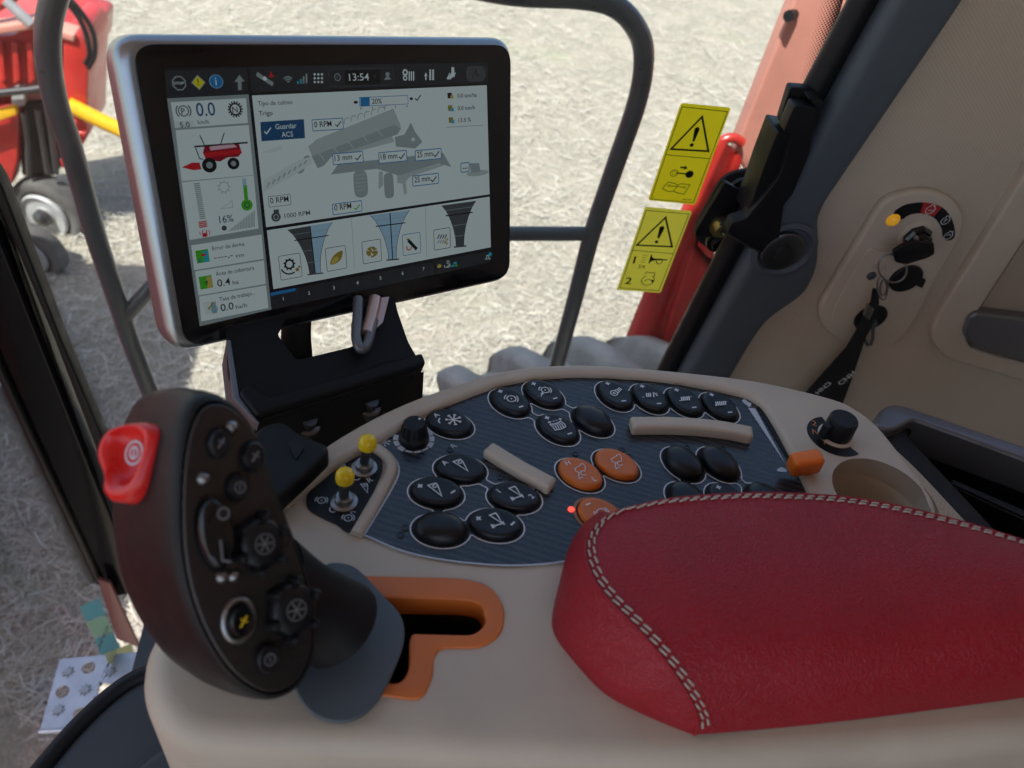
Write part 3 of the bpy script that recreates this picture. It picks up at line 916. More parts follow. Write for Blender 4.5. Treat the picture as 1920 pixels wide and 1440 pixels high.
def boolean_cut(ob, cutters):
    for c in cutters:
        md = ob.modifiers.new('cut', 'BOOLEAN'); md.object = c; md.operation = 'DIFFERENCE'; md.solver = 'EXACT'
    bpy.context.view_layer.update()
    dg = bpy.context.evaluated_depsgraph_get()
    me = bpy.data.meshes.new_from_object(ob.evaluated_get(dg))
    ob.modifiers.clear(); ob.data = me
    for c in cutters: bpy.data.objects.remove(c)
    shade(me, True, 35)

body_px = [(545, 890), (610, 905), (700, 835), (850, 760), (1050, 715), (1250, 722), (1400, 750), (1450, 800), (1530, 930), (1600, 1010), (1800, 1050), (2300, 1130), (2300, 1340), (1920, 1392), (1620, 1420), (1300, 1440), (1000, 1428), (720, 1412), (560, 1405), (420, 1402), (330, 1385), (285, 1345), (265, 1300), (262, 1255), (280, 1190), (350, 1090), (430, 1000), (500, 930)]
body = slab('console_body', [cr(K.pl(body_px), True, 5)], -0.13, 0.0, 'beige_plastic', con, 0.015, 5)
gate_out = rounded(K.pl([(640, 1080), (868, 1086), (918, 1098), (948, 1140), (942, 1190), (905, 1216), (826, 1217), (813, 1235), (812, 1270), (792, 1316), (700, 1304), (640, 1290)]), 0.012, 6)
gate_in = rounded(K.pl([(690, 1122), (866, 1126), (904, 1134), (912, 1172), (888, 1193), (772, 1190), (767, 1205), (768, 1255), (752, 1284), (690, 1280)]), 0.009, 6)
cut = slab('cutter', [gate_out], -0.095, 0.02, None, None); cut.matrix_world = CON.matrix()
boolean_cut(body, [cut])
slab('gate_well', [gate_out, gate_in], -0.090, -0.0165, 'black_matt', con)
g = slab('shift_gate', [gate_out, gate_in], -0.016, 0.0015, 'orange_plastic', con, 0.0012, 3)
g['label'] = 'orange L-shaped shift gate around the lever slot'
slab('gate_pit', [gate_out], -0.0945, -0.0905, 'black_matt', con)

# raised outer rim with the knob and cup holder area
panel_far = [(697, 831), (760, 792), (850, 748), (950, 713), (1050, 699.5), (1130, 699), (1250, 708), (1380, 732), (1420, 748), (1446, 778), (1490, 858), (1523, 925), (1560, 1000)]
outer = [(1830, 1075), (1762, 966), (1738, 915), (1700, 862), (1650, 800), (1610, 768), (1560, 745), (1430, 714), (1300, 697), (1150, 684), (1050, 682), (950, 692), (850, 720), (740, 762), (640, 815), (560, 872), (500, 932)]
inner_l = [(540, 940), (585, 905), (640, 862)]
rimloop = cr(K.pl(outer, 0.007), False, 5) + cr(K.pl(inner_l + panel_far, 0.007), False, 5)
cupc = K.px(1652, 925, 0.007); cupr = 0.039
rim = slab('rim', [rimloop, circ(cupc, cupr, 40)], -0.05, 0.007, 'beige_plastic', con, 0.0045, 4)
lathe('cup_holder', [(cupr + 0.0035, 0.002), (cupr + 0.002, -0.01), (cupr - 0.001, -0.016), (cupr - 0.003, -0.02), (cupr - 0.006, -0.06), (cupr - 0.007, -0.0605), (0.0, -0.061)], (*cupc, 0.0), 'beige_plastic', con, 40, 40, False)
slab('side_cover', [rounded(K.pl([(1560, 770), (1640, 792), (1720, 862), (1930, 1085), (1930, 1180), (1560, 1180)], -0.03), 0.02)], -0.10, -0.035, 'fabric', con, 0.004)

# dark control panel
pan_l = [(697, 831), (722, 846), (741, 862), (747, 884), (735, 915), (683, 1003), (760, 1034), (850, 1052), (960, 1060), (1060, 1052), (1200, 1060), (1500, 1060), (1560, 1000)]
ploop = cr(K.pl(panel_far, 0.0012), False, 6)[:-1]
ploop = ploop + cr(K.pl(pan_l[::-1][0:7], 0.0012), False, 4)[:-1] + K.pl([(683, 1003)], 0.0012) + cr(K.pl([(735, 915), (747, 884), (741, 862), (722, 846), (702, 833)], 0.0012), False, 4)
pn = slab('control_panel', [ploop], -0.002, 0.0012, 'panel', con)
f = Flat()
f.line(cr(K.pl([(683, 1003), (760, 1034), (850, 1052), (960, 1060), (1060, 1052), (1110, 1035)], 0.0015), False, 6), 0.0011, 0.0015)
f.line(cr(K.pl([(684, 1002), (736, 915), (748, 884), (742, 862), (722, 846), (700, 832)], 0.0015), False, 6), 0.0010, 0.0015)
f.line(cr(K.pl([(700, 831), (760, 793), (850, 749), (950, 714), (1050, 701), (1130, 700.5), (1250, 709.5), (1380, 733.5), (1420, 749), (1446, 780), (1490, 860), (1523, 926)], 0.0015), False, 6), 0.0009, 0.0015)
f.build('border_line', 'grey_print', pn)

# ---- oval buttons
RA, RB = 0.0192, 0.0142
B = dict(fan=(843, 797, -27), ah=(863, 882, -12), pl=(818, 926, -13), bl=(826, 995, -10), d12=(964, 935, -12), dpm=(928, 986, -11),
         b1=(956, 757, -50), b2=(1019, 742, -48), b3=(1045, 807, -48), b4=(1110, 792, -50),
         c1=(1152, 744, -66), c2=(1217, 749, -66), c3=(1282, 756, -66), c4=(1348, 765, -66),
         o1=(1087, 892, -42), o2=(1155, 874, -42), P=(1126, 971, -44),
         d1=(1280, 872, -64), d2=(1347, 872, -64), d3=(1289, 941, -64), d4=(1364, 943, -64), d5=(1435, 943, -64))
BP = {k: (*K.px(v[0], v[1], 0.0012), rad(v[2])) for k, v in B.items()}

def contour(names, links, ra=RA, rb=RB, neck=0.0030):
    xs = [BP[n][0] for n in names]; ys = [BP[n][1] for n in names]
    s = 0.0007
    gx = np.arange(min(xs) - 0.026, max(xs) + 0.026, s); gy = np.arange(min(ys) - 0.026, max(ys) + 0.026, s)
    X, Y = np.meshgrid(gx, gy, indexing='ij')
    Fd = np.full(X.shape, 1.0)
    for n in names:
        x, y, a = BP[n]
        u = (X - x) * math.cos(a) + (Y - y) * math.sin(a); v = -(X - x) * math.sin(a) + (Y - y) * math.cos(a)
        Fd = np.minimum(Fd, (np.sqrt((u / ra) ** 2 + (v / rb) ** 2) - 1) * rb)
    for p, q in links:
        ax, ay, bx, by = *BP[p][:2], *BP[q][:2]
        L2 = (bx - ax) ** 2 + (by - ay) ** 2
        t = np.clip(((X - ax) * (bx - ax) + (Y - ay) * (by - ay)) / L2, 0, 1)
        Fd = np.minimum(Fd, np.hypot(X - ax - t * (bx - ax), Y - ay - t * (by - ay)) - neck)
    segs = {}
    def ip(i, j, i2, j2):
        a, b = Fd[i, j], Fd[i2, j2]; t = a / (a - b)
        return (gx[i] + (gx[i2] - gx[i]) * t, gy[j] + (gy[j2] - gy[j]) * t)
    ins = Fd < 0
    nx, ny = Fd.shape
    cells = np.argwhere((ins[:-1, :-1].astype(int) + ins[1:, :-1] + ins[:-1, 1:] + ins[1:, 1:]) % 4 != 0)
    pts = {}; adj = {}
    for i, j in cells:
        e = []
        for (a, b, key) in (((i, j), (i + 1, j), ('h', i, j)), ((i + 1, j), (i + 1, j + 1), ('v', i + 1, j)), ((i, j + 1), (i + 1, j + 1), ('h', i, j + 1)), ((i, j), (i, j + 1), ('v', i, j))):
            if ins[a] != ins[b]:
                pts[key] = ip(*a, *b); e.append(key)
        for k in range(0, len(e) - 1, 2):
            adj.setdefault(e[k], []).append(e[k + 1]); adj.setdefault(e[k + 1], []).append(e[k])
    loops = []; seen = set()
    for k0 in adj:
        if k0 in seen: continue
        lp = [k0]; seen.add(k0); cur = k0
        while True:
            nxt = [q for q in adj[cur] if q not in seen]
            if not nxt: break
            cur = nxt[0]; seen.add(cur); lp.append(cur)
        if len(lp) > 12: loops.append([pts[q] for q in lp])
    out = []
    for lp in loops:                                  # thin out and smooth
        A = np.array(lp)[::2]
        for _ in range(2): A = 0.25 * np.roll(A, 1, 0) + 0.5 * A + 0.25 * np.roll(A, -1, 0)
        out.append([tuple(q) for q in A])
    return out
f = Flat()
for names, links in ((('fan',), ()),
                     (('ah', 'pl', 'bl', 'd12', 'dpm'), (('ah', 'pl'), ('pl', 'bl'), ('ah', 'd12'), ('d12', 'dpm'), ('dpm', 'bl'))),
                     (('b1', 'b2', 'b3', 'b4'), (('b1', 'b2'), ('b1', 'b3'), ('b2', 'b4'), ('b3', 'b4'))),
                     (('c1', 'c2', 'c3', 'c4'), (('c1', 'c2'), ('c2', 'c3'), ('c3', 'c4'))),
                     (('o1', 'o2'), (('o1', 'o2'),)),
                     (('d1', 'd2', 'd3', 'd4', 'd5'), (('d1', 'd3'), ('d2', 'd5'), ('d3', 'd4')))):
    for lp in contour(names, links): f.line(lp, 0.00085, 0.0016, True)
f.build('button_outline', 'white_print', pn)
f = Flat()
for lp in contour(('P',), ()): f.line(lp, 0.0022, 0.0016, True)
f.build('park_outline', 'brown_print', pn)

def button_mesh(name, prof, a, b, n=36):
    V = []; Fc = []
    for s, h in prof:
        V += [(a * s * math.cos(2 * PI * i / n), b * s * math.sin(2 * PI * i / n), h) for i in range(n)]
    for i in range(len(prof) - 1):
        for j in range(n):
            q, r = i * n + j, i * n + (j + 1) % n
            Fc.append((q, r, r + n, q + n))
    Fc.append(tuple(range((len(prof) - 1) * n, len(prof) * n)))
    return me_from(name, V, Fc, True, 60)
ba, bb = 0.0167, 0.0120
flat_prof = [(1.0, 0.0012), (1.0, 0.0030), (0.985, 0.0044), (0.94, 0.0054), (0.86, 0.0059), (0.72, 0.0059), (0.45, 0.0055), (0.15, 0.0053)]
dome_prof = [(1.0, 0.0012), (1.0, 0.0030), (0.98, 0.0048), (0.92, 0.0066), (0.82, 0.0080), (0.66, 0.0093), (0.45, 0.0101), (0.15, 0.0104)]
BM = {('flat', 'button_black'): button_mesh('button', flat_prof, ba, bb), ('dome', 'button_black'): button_mesh('button', dome_prof, ba, bb), ('flat', 'button_orange'): button_mesh('button', flat_prof, ba, bb)}
for (k, mm), me in BM.items(): me.materials.append(MATS[mm])
slot_me = button_mesh('button_well', [(1.10, 0.00135), (1.0, 0.00135)], ba, bb); slot_me.materials.append(MATS['black_matt'])

W1 = 0.00085
def ic_plus(f, x, y, s=0.0016):
    f.line([(x - s, y), (x + s, y)], W1 * 1.15); f.line([(x, y - s), (x, y + s)], W1 * 1.15)
def ic_minus(f, x, y, s=0.0016, a=0.0):
    f.line([(x - s * math.cos(a), y - s * math.sin(a)), (x + s * math.cos(a), y + s * math.sin(a))], W1 * 1.2)
def ic_fan(f, x, y, s=0.0044):
    for i in range(7):
        a = PI / 2 + 2 * PI * i / 7
        f.line([(x, y), (x + s * math.cos(a), y + s * math.sin(a))], W1)
        ex, ey = x + s * math.cos(a), y + s * math.sin(a); t = 0.0009
        f.line([(ex - t * math.sin(a), ey + t * math.cos(a)), (ex + t * math.sin(a), ey - t * math.cos(a))], W1 * 1.3)
    f.ring((x, y), 0.0008, W1)
def ic_arrow(f, a, b, s=0.0012):
    a, b = np.array(a), np.array(b); d = (b - a) / np.linalg.norm(b - a); n_ = np.array([-d[1], d[0]])
    f.line([a, b], W1 * 0.8); f.line([b - d * s + n_ * s * .8, b, b - d * s - n_ * s * .8], W1 * 0.8)
def ic_tri(f, x, y, s=1.0, dot=True):
    f.line([(x - 0.0018 * s, y + 0.0046 * s), (x + 0.0022 * s, y + 0.0032 * s), (x + 0.0020 * s, y + 0.0014 * s), (x - 0.0012 * s, y - 0.0052 * s)], W1 * 0.9, 0, True)
    if dot: f.ring((x + 0.0004 * s, y + 0.0020 * s), 0.0009 * s, W1 * 0.7, 0, 12, 0.6, 6.0)
def ic_dist(f, x, y):
    ic_tri(f, x + 0.0022, y + 0.0010, 0.85, False)
    f.line([(x - 0.0042, y - 0.0012), (x + 0.0018, y - 0.0040)], W1 * 0.8)
    f.line([(x - 0.0048, y - 0.0024), (x - 0.0036, y + 0.0002)], W1 * 0.9); f.line([(x + 0.0012, y - 0.0052), (x + 0.0024, y - 0.0028)], W1 * 0.9)
    for ex, ey, sg in ((x - 0.0040, y - 0.0013, 1), (x + 0.0016, y - 0.0039, -1)):
        f.line([(ex + sg * 0.0013, ey + 0.0004), (ex, ey), (ex + sg * 0.0006, ey - 0.0014 if sg > 0 else ey + 0.0014)], W1 * 0.8)
def ic_oct(f, x, y, s=0.0030, arcs=True):
    f.line([(x + s * math.cos(PI / 8 + i * PI / 4), y + s * math.sin(PI / 8 + i * PI / 4)) for i in range(8)], W1 * 0.85, 0, True)
    f.disc((x, y), 0.0006, 0, 8)
    if arcs:
        f.ring((x, y), s * 1.45, W1 * 0.8, 0, 10, -1.1, 0.3); f.ring((x, y), s * 1.5, W1 * 0.9, 0, 8, 1.9, 2.9)
def ic_curtain(f, x, y):
    for i in range(6):
        t = -0.0040 + i * 0.0016
        f.line([(x + t - 0.0006, y + 0.0028), (x + t + 0.0004, y), (x + t - 0.0002, y - 0.0028)], W1 * 0.75)
    f.line([(x - 0.0046, y + 0.0028), (x, y + 0.0022), (x + 0.0036, y + 0.0030)], W1 * 0.75); f.line([(x - 0.0042, y - 0.0028), (x, y - 0.0034), (x + 0.0040, y - 0.0026)], W1 * 0.75)
    for i in range(4): f.line([(x - 0.0036 + i * 0.0022, y + 0.0046), (x - 0.0024 + i * 0.0022, y + 0.0046)], W1 * 0.75)
    f.line([(x - 0.0034, y + 0.0056), (x - 0.0046, y + 0.0046), (x - 0.0034, y + 0.0036)], W1 * 0.75); f.line([(x + 0.0036, y + 0.0056), (x + 0.0048, y + 0.0046), (x + 0.0036, y + 0.0036)], W1 * 0.75)
def ic_blower(f, x, y):
    f.ring((x - 0.0014, y - 0.0008), 0.0024, W1 * 0.85, 0, 16); f.ring((x - 0.0014, y - 0.0008), 0.0007, W1 * 0.7, 0, 8)
    f.line([(x - 0.0006, y + 0.0014), (x + 0.0014, y + 0.0024), (x + 0.0028, y + 0.0002), (x + 0.0010, y - 0.0010)], W1 * 0.8)
    for i in range(3): f.line([(x + 0.0022 + i * 0.0006, y + 0.0024 - i * 0.0008), (x + 0.0042 + i * 0.0006, y + 0.0042 - i * 0.0008)], W1 * 0.7)
def ic_sieve(f, x, y, n=5, split=False):
    for i in range(n):
        t = (i - (n - 1) / 2) * 0.00135
        f.line([(x + t - 0.0006, y - 0.0019), (x + t + 0.0006, y + 0.0019)], W1)
    f.line([(x - 0.0050, y - 0.0016), (x - 0.0040, y - 0.0016)], W1 * 0.8); f.line([(x + 0.0042, y + 0.0012), (x + 0.0052, y + 0.0012)], W1 * 0.8)
    if split:
        f.line([(x + 0.0028, y - 0.0026), (x + 0.0044, y + 0.0022)], W1 * 0.9)
        for i in range(3): f.line([(x + 0.0050, y - 0.0014 + i * 0.0011), (x + 0.0064, y - 0.0010 + i * 0.0011)], W1 * 0.7)
def ic_combine(f, x, y):
    f.line([(x - 0.0030, y + 0.0006), (x - 0.0028, y + 0.0026), (x - 0.0018, y + 0.0032), (x + 0.0020, y + 0.0040), (x + 0.0022, y + 0.0048), (x + 0.0042, y + 0.0046), (x + 0.0042, y + 0.0020), (x + 0.0030, y + 0.0004), (x + 0.0024, y - 0.0008)], W1 * 0.6)
    f.ring((x + 0.0006, y - 0.0020), 0.0017, W1 * 0.6, 0, 14, 0.4, 5.4)
    f.line([(x - 0.0030, y + 0.0006), (x - 0.0016, y - 0.0008), (x - 0.0034, y - 0.0030), (x - 0.0040, y - 0.0052), (x - 0.0020, y - 0.0044), (x - 0.0012, y - 0.0050)], W1 * 0.6)
def ic_park(f, x, y):
    f.ring((x, y), 0.0030, W1 * 0.8, 0, 20); f.text('P', (x, y - 0.0017), 0.0046, 0, 0, 'c')
    f.ring((x, y), 0.0043, W1 * 0.8, 0, 8, -0.7, 0.7); f.ring((x, y), 0.0043, W1 * 0.8, 0, 8, PI - 0.7, PI + 0.7)

def place_icon(bt, key, fn, ang, mm='white_print', h=0.0062):
    f = Flat(); fn(f)
    a = ang - BP[key][2]
    f.map((0, 0, a, 1.18))
    f.build('icon', mm, bt, h)
def endpt(key, t, ang):
    """a point on the long axis of a button, in the icon's own axes"""
    a = BP[key][2] - ang
    return (ba * t * math.cos(a), ba * t * math.sin(a))

def combo(key, ang, main, marks=('+', '-')):
    def fn(f):
        p = endpt(key, -0.56, ang); q = endpt(key, 0.56, ang)
        for (x, y), mk in ((p, marks[0]), (q, marks[1])):
            if mk == '+': ic_plus(f, x, y)
            elif mk == '-': ic_minus(f, x, y, 0.0016)
            elif mk: f.text(mk, (x, y - 0.0016), 0.0050, 0, 0, 'c')
        main(f, 0, 0)
    return fn
LA, MA, RAg = rad(52), rad(22), rad(8)
ICON = {'fan': (rad(40), combo('fan', rad(40), lambda f, x, y: (ic_fan(f, x + 0.002, y - 0.001), f.ring((x - 0.0035, y + 0.002), 0.0030, W1, 0, 8, 1.6, 3.2)), ('A', ''))),
        'ah': (rad(45), combo('ah', rad(45), lambda f, x, y: ic_tri(f, x + 0.001, y, 1.1), ('A', ''))),
        'pl': (rad(40), combo('pl', rad(40), lambda f, x, y: ic_tri(f, x, y, 1.1))),
        'd12': (rad(45), combo('d12', rad(45), ic_dist, ('1', '2'))),
        'dpm': (rad(45), combo('dpm', rad(45), ic_dist)),
        'b1': (MA, combo('b1', MA, lambda f, x, y: ic_oct(f, x + 0.0006, y))), 'b2': (MA, combo('b2', MA, lambda f, x, y: (ic_oct(f, x + 0.001, y + 0.0006, 0.0028), ic_arrow(f, (x - 0.0046, y - 0.0038), (x - 0.0020, y - 0.0012))))),
        'b3': (MA, combo('b3', MA, ic_curtain)), 'c1': (RAg, combo('c1', RAg, ic_blower)), 'c2': (RAg, combo('c2', RAg, lambda f, x, y: ic_sieve(f, x - 0.0014, y, 3, True))),
        'c3': (RAg, combo('c3', RAg, lambda f, x, y: ic_sieve(f, x, y, 5))), 'c4': (RAg, combo('c4', RAg, lambda f, x, y: ic_sieve(f, x, y, 6))),
        'd4': (RAg, combo('d4', RAg, lambda f, x, y: None)),
        'o1': (rad(20), combo('o1', rad(20), ic_combine, ('H', 'L'))), 'o2': (rad(20), combo('o2', rad(20), ic_combine, ('', ''))),
        'P': (rad(24), combo('P', rad(24), ic_park, ('-', '')))}
DOME = ('bl', 'b4', 'd1', 'd2', 'd3', 'd5')
for key, (x, y, a) in BP.items():
    mm = 'button_orange' if key in ('o1', 'o2', 'P') else 'button_black'
    w = bpy.data.objects.new('button_well', slot_me); col.objects.link(w); w.parent = con; w.location = (x, y, 0.0002); w.rotation_euler = (0, 0, a)
    bt = bpy.data.objects.new('button', BM[('dome' if key in DOME else 'flat', mm)])
    col.objects.link(bt); bt.parent = con; bt.location = (x, y, 0.0); bt.rotation_euler = (0, 0, a)
    if mm == 'button_orange': bt['label'] = 'orange oval button'
    if key in ICON:
        ang, fn = ICON[key]
        place_icon(bt, key, fn, ang)

# ---- indicator lamps
led_me = bpy.data.meshes.new('indicator_lamp')
for (x, y) in ((836, 762), (844, 843.6), (939, 895), (760, 990), (751, 1003), (1079, 851), (1166, 843), (1180, 855.5), (1008, 921), (1288.5, 840), (1355, 841)):
    lathe('indicator_lamp', [(0.0024, 0.0012), (0.0024, 0.0020), (0.0019, 0.0021), (0.0017, 0.0016), (0.0, 0.0016)], (*K.px(x, y, 0.0015), 0.0), 'led_off', con, 16)
lathe('indicator_lamp', [(0.0022, 0.0012), (0.0022, 0.0018), (0.0015, 0.0024), (0.0, 0.0026)], (*K.px(1071, 955, 0.0015), 0.0), 'led_red', con, 16)['label'] = 'lit red indicator lamp'
f = Flat()
f.text('A', K.px(841, 760, 0.0016), 0.0070, 0.0016, rad(40)).text('A', K.px(849, 843, 0.0016), 0.0070, 0.0016, rad(40))
g2 = Flat(); ic_fan(g2, 0, 0, 0.0036); g2.ring((-0.003, 0.003), 0.003, W1, 0, 8, 1.6, 3.4); x, y = K.px(721, 829, 0.0016); g2.map((x, y, rad(30), 1))
f.V, f.F = f.V + [(a, b, 0.0016) for a, b, c in g2.V], f.F + [tuple(i + len(f.V) for i in q) for q in g2.F]
f.build('panel_print', 'grey_print', pn)

# ---- finger ridges
def ridge(pts, hw, h, name='finger_ridge'):
    P = cr(K.pl(pts, 0.0012), False, 6)
    P = [np.array(p) for p in P]
    L_, R_ = [], []
    for i in range(len(P)):
        t = P[min(i + 1, len(P) - 1)] - P[max(i - 1, 0)]; t /= np.linalg.norm(t); n_ = np.array([-t[1], t[0]])
        L_.append(tuple(P[i] + n_ * hw)); R_.append(tuple(P[i] - n_ * hw))
    slab(name, [rounded(L_ + R_[::-1], hw * 0.9, 3)], 0.0, h, 'beige_plastic', con, 0.0028, 4)
ridge([(913, 850), (975, 888), (1034, 920)], 0.0058, 0.0095)
ridge([(1180, 806), (1260, 806), (1340, 812), (1406, 824)], 0.0060, 0.0105)

# ---- small knob with scale
kc = K.px(776, 824, 0.0012)
f = Flat()
for i in range(9):
    a0 = rad(-200 + i * 27)
    f.ring(kc, 0.0128, 0.0036 if i > 5 or i < 3 else 0.0016, 0.0016, 4, a0 + 0.03, a0 + rad(25))
f.build('knob_scale', 'grey_print', pn)
kb = lathe('small_knob', [(0.0105, 0.0012), (0.0105, 0.0055), (0.0092, 0.0068), (0.0088, 0.0075), (0.0078, 0.0165), (0.0070, 0.0178), (0.0, 0.0180)], (*kc, 0.0), 'black_plastic', con, 24, 30)
for i in range(12):
    a = 2 * PI * i / 12
    tube('grip_rib', [(kc[0] + 0.0089 * math.cos(a), kc[1] + 0.0089 * math.sin(a), 0.0075), (kc[0] + 0.0080 * math.cos(a), kc[1] + 0.0080 * math.sin(a), 0.016)], 0.0006, 'black_plastic', kb, 5)
Flat().disc((kc[0] + 0.0035, kc[1] + 0.0035), 0.0010, 0.0182, 10).build('pointer_dot', 'white_print', kb)

# ---- toggle switches on their own small plate
tp_px = [(574, 940), (580, 922), (612, 892), (650, 862), (678, 848), (698, 848), (714, 860), (717, 880), (705, 910), (663, 994), (630, 982), (600, 968), (580, 955)]
tpl = slab('toggle_plate', [cr(K.pl(tp_px, 0.001), True, 5)], -0.002, 0.0012, 'black_plastic', con)
tube('plate_ridge', [(*K.px(x, y, 0.0), 0.001) for x, y in cr([(668, 1006), (700, 950), (730, 893), (733, 872), (722, 856), (700, 842), (680, 838), (662, 830)], False, 6)], 0.0042, 'beige_plastic', con, 12)
f = Flat()
def add(f, g_, px, ang, h=0.0016):
    x, y = K.px(*px, h); g_.map((x, y, ang, 1)); b = len(f.V)
    f.V += [(q[0], q[1], h) for q in g_.V]; f.F += [tuple(i + b for i in q) for q in g_.F]
for px, fn, an in (((603, 938), lambda g_: ic_oct(g_, 0, 0, 0.0026), 0.5), ((653, 971), lambda g_: ic_oct(g_, 0, 0, 0.0026), 0.5), ((686, 914), lambda g_: ic_tri(g_, 0, 0, 0.9), 0.5), ((644, 878), lambda g_: ic_tri(g_, 0, 0, 0.9), 0.5),
                   ((625, 955), lambda g_: g_.ring((0, 0), 0.0023, W1, 0, 16), 0), ((669, 895), lambda g_: g_.ring((0, 0), 0.0023, W1, 0, 16), 0),
                   ((692, 905), lambda g_: g_.text('R', (0, 0), 0.0062), rad(32)), ((659, 964), lambda g_: g_.text('R', (0, 0), 0.0062), rad(32))):
    g_ = Flat(); fn(g_); add(f, g_, px, an)
f.build('plate_print', 'grey_print', tpl)
for (x, y), lean in (((683, 880), (0.002, 0.001)), ((645, 943), (0.001, 0.001))):
    c = K.px(x, y, 0.0012)
    tg = lathe('toggle_switch', [(0.0088, 0.0012), (0.0088, 0.0032), (0.0072, 0.0040), (0.0060, 0.0040), (0.0060, 0.0075), (0.0048, 0.0085), (0.0, 0.0085)], (*c, 0.0), 'metal', con, 20, 30)
    p0 = np.array([*c, 0.008]); p1 = np.array([c[0] + lean[0], c[1] + lean[1], 0.021]); p2 = np.array([c[0] + lean[0] * 1.6, c[1] + lean[1] * 1.6, 0.031])
    tube('lever', [p0, p1], 0.0032, 'dark_metal', tg, 12)
    tube('cap', [p1 + (p2 - p1) * t for t in (0, 0.02, 0.1, 0.3, 0.5, 0.68, 0.8, 0.9, 0.96, 1.0)], 0.006, 'yellow_cap', tg, 18, False, lambda t: [0.0050, 0.0056, 0.0059, 0.0060, 0.0060, 0.0056, 0.0048, 0.0036, 0.0022, 0.0004][int(round(t * 9))])

# ---- hand throttle
f = Flat(); f.poly(K.pl([(1402, 764), (1416, 766), (1472, 868), (1466, 860)], 0.0016), 0.0016)
f.poly(cr(K.pl([(1391, 752), (1396, 748), (1402, 753), (1409, 757), (1405, 763), (1398, 758)], 0.0016), True, 3), 0.0016)
f.poly(cr(K.pl([(1456, 882), (1464, 876), (1472, 879), (1476, 884), (1466, 885)], 0.0016), True, 3), 0.0016)
f.build('throttle_scale', 'grey_print', pn)
slab('throttle_slot', [rounded(K.pl([(1418, 762), (1430, 762), (1496, 872), (1484, 874)], 0.0016), 0.002)], 0.0, 0.0019, 'black_matt', con)
slab('slot_edge', [rounded(K.pl([(1430, 764), (1436, 764), (1500, 870), (1494, 872)], 0.0016), 0.001)], 0.0, 0.0024, 'beige_dark', con)
tl = bbox_part('throttle_lever', -0.0115, 0.0115, -0.0065, 0.0065, 0.0, 0.017, 'orange_lever', con, 0.0035, 4)
lv = K.px(1509, 870, 0.014); tl.location = (lv[0], lv[1], 0.008); tl.rotation_euler = (rad(8), rad(-8), rad(4))
tube('lever_stem', [(*K.px(1488, 866, 0.0), -0.002), (lv[0] - 0.006, lv[1], 0.012)], 0.003, 'dark_metal', tl).matrix_parent_inverse = Matrix.Identity(4) if False else tl.matrix_local.inverted()

# ---- two-speed selector knob
sc_ = K.px(1566, 818, 0.0072)
f = Flat(); n = 40
V0 = [(sc_[0] + 0.0215 * math.cos(t), sc_[1] + 0.0215 * math.sin(t)) for t in np.linspace(rad(95), rad(300), n)]
V1 = [(sc_[0] + 0.0130 * math.cos(t), sc_[1] + 0.0130 * math.sin(t)) for t in np.linspace(rad(300), rad(95), n)]
slab('selector_ring', [V0 + V1], 0.0065, 0.0076, 'black_plastic', con)
rg = Flat()
for s, px in (('2', (1519, 793)), ('N', (1522, 810)), ('1', (1538, 828))):
    x, y = K.px(px[0] + 8, px[1] + 5, 0.0079); rg.text(s, (x, y), 0.0085, 0.0079, rad(-20), 'c')
rg.build('selector_print', 'orange_print', con)
lathe('selector_collar', [(0.0135, 0.006), (0.0135, 0.0085), (0.0122, 0.0095), (0.0118, 0.0095), (0.0, 0.009)], (*sc_, 0.0), 'beige_plastic', con, 32)
sk_ = lathe('selector_knob', [(0.0110, 0.0090), (0.0112, 0.0120), (0.0108, 0.0245), (0.0100, 0.0260), (0.0, 0.0263)], (*sc_, 0.0), 'black_plastic', con, 36, 30)
pb = bbox_part('pointer', -0.0035, 0.0035, -0.016, 0.0, 0.0095, 0.0225, 'black_plastic', sk_, 0.0012); pb.location = (*sc_, 0); pb.rotation_euler = (0, 0, rad(-75))

# ---- black hook at the console's front corner
slab('console_hook', [rounded(K.pl([(470, 815), (496, 794), (520, 787), (540, 792), (560, 810), (614, 832), (616, 846), (575, 886), (522, 935), (470, 960), (440, 900)], 0.02), 0.006)], 0.004, 0.020, 'black_plastic', con, 0.004, 4)
slab('hook_web', [rounded(K.pl([(538, 828), (572, 836), (556, 862)], 0.021), 0.003)], 0.018, 0.0215, 'black_matt', con)

# ================================================================ ARMREST PAD
pad = thing('armrest_pad', 'red leather armrest pad with double beige stitching', 'armrest', CON)
def c3(L, n): 
    q = cr([(*K.px(x, y, w), w) for x, y, w in L], False, 10)
    A = np.array(q); d = np.r_[0, np.cumsum(np.linalg.norm(np.diff(A, axis=0), axis=1))]
    t = np.linspace(0, d[-1], n)
    return np.stack([np.interp(t, d, A[:, i]) for i in range(3)], 1)
NU, NV = 46, 70
HP = 0.050
Fs = c3([(1160, 958, .047), (1250, 938, HP), (1350, 929, HP), (1450, 926, HP), (1600, 935, HP), (1750, 965, HP), (1920, 1015, HP), (2150, 1095, HP)], NV)
Ls = c3([(1160, 958, .047), (1122, 978, .045), (1100, 1010, .044), (1098, 1045, .044), (1112, 1085, .044), (1140, 1125, .044), (1185, 1170, .044), (1235, 1225, .041), (1272, 1275, .034), (1298, 1320, .023), (1309, 1352, .012), (1302, 1378, .003)], NU)
Ns = c3([(1302, 1378, .003), (1450, 1366, .001), (1600, 1350, .001), (1750, 1331, .001), (1920, 1308, .001), (2150, 1272, .001)], NV)
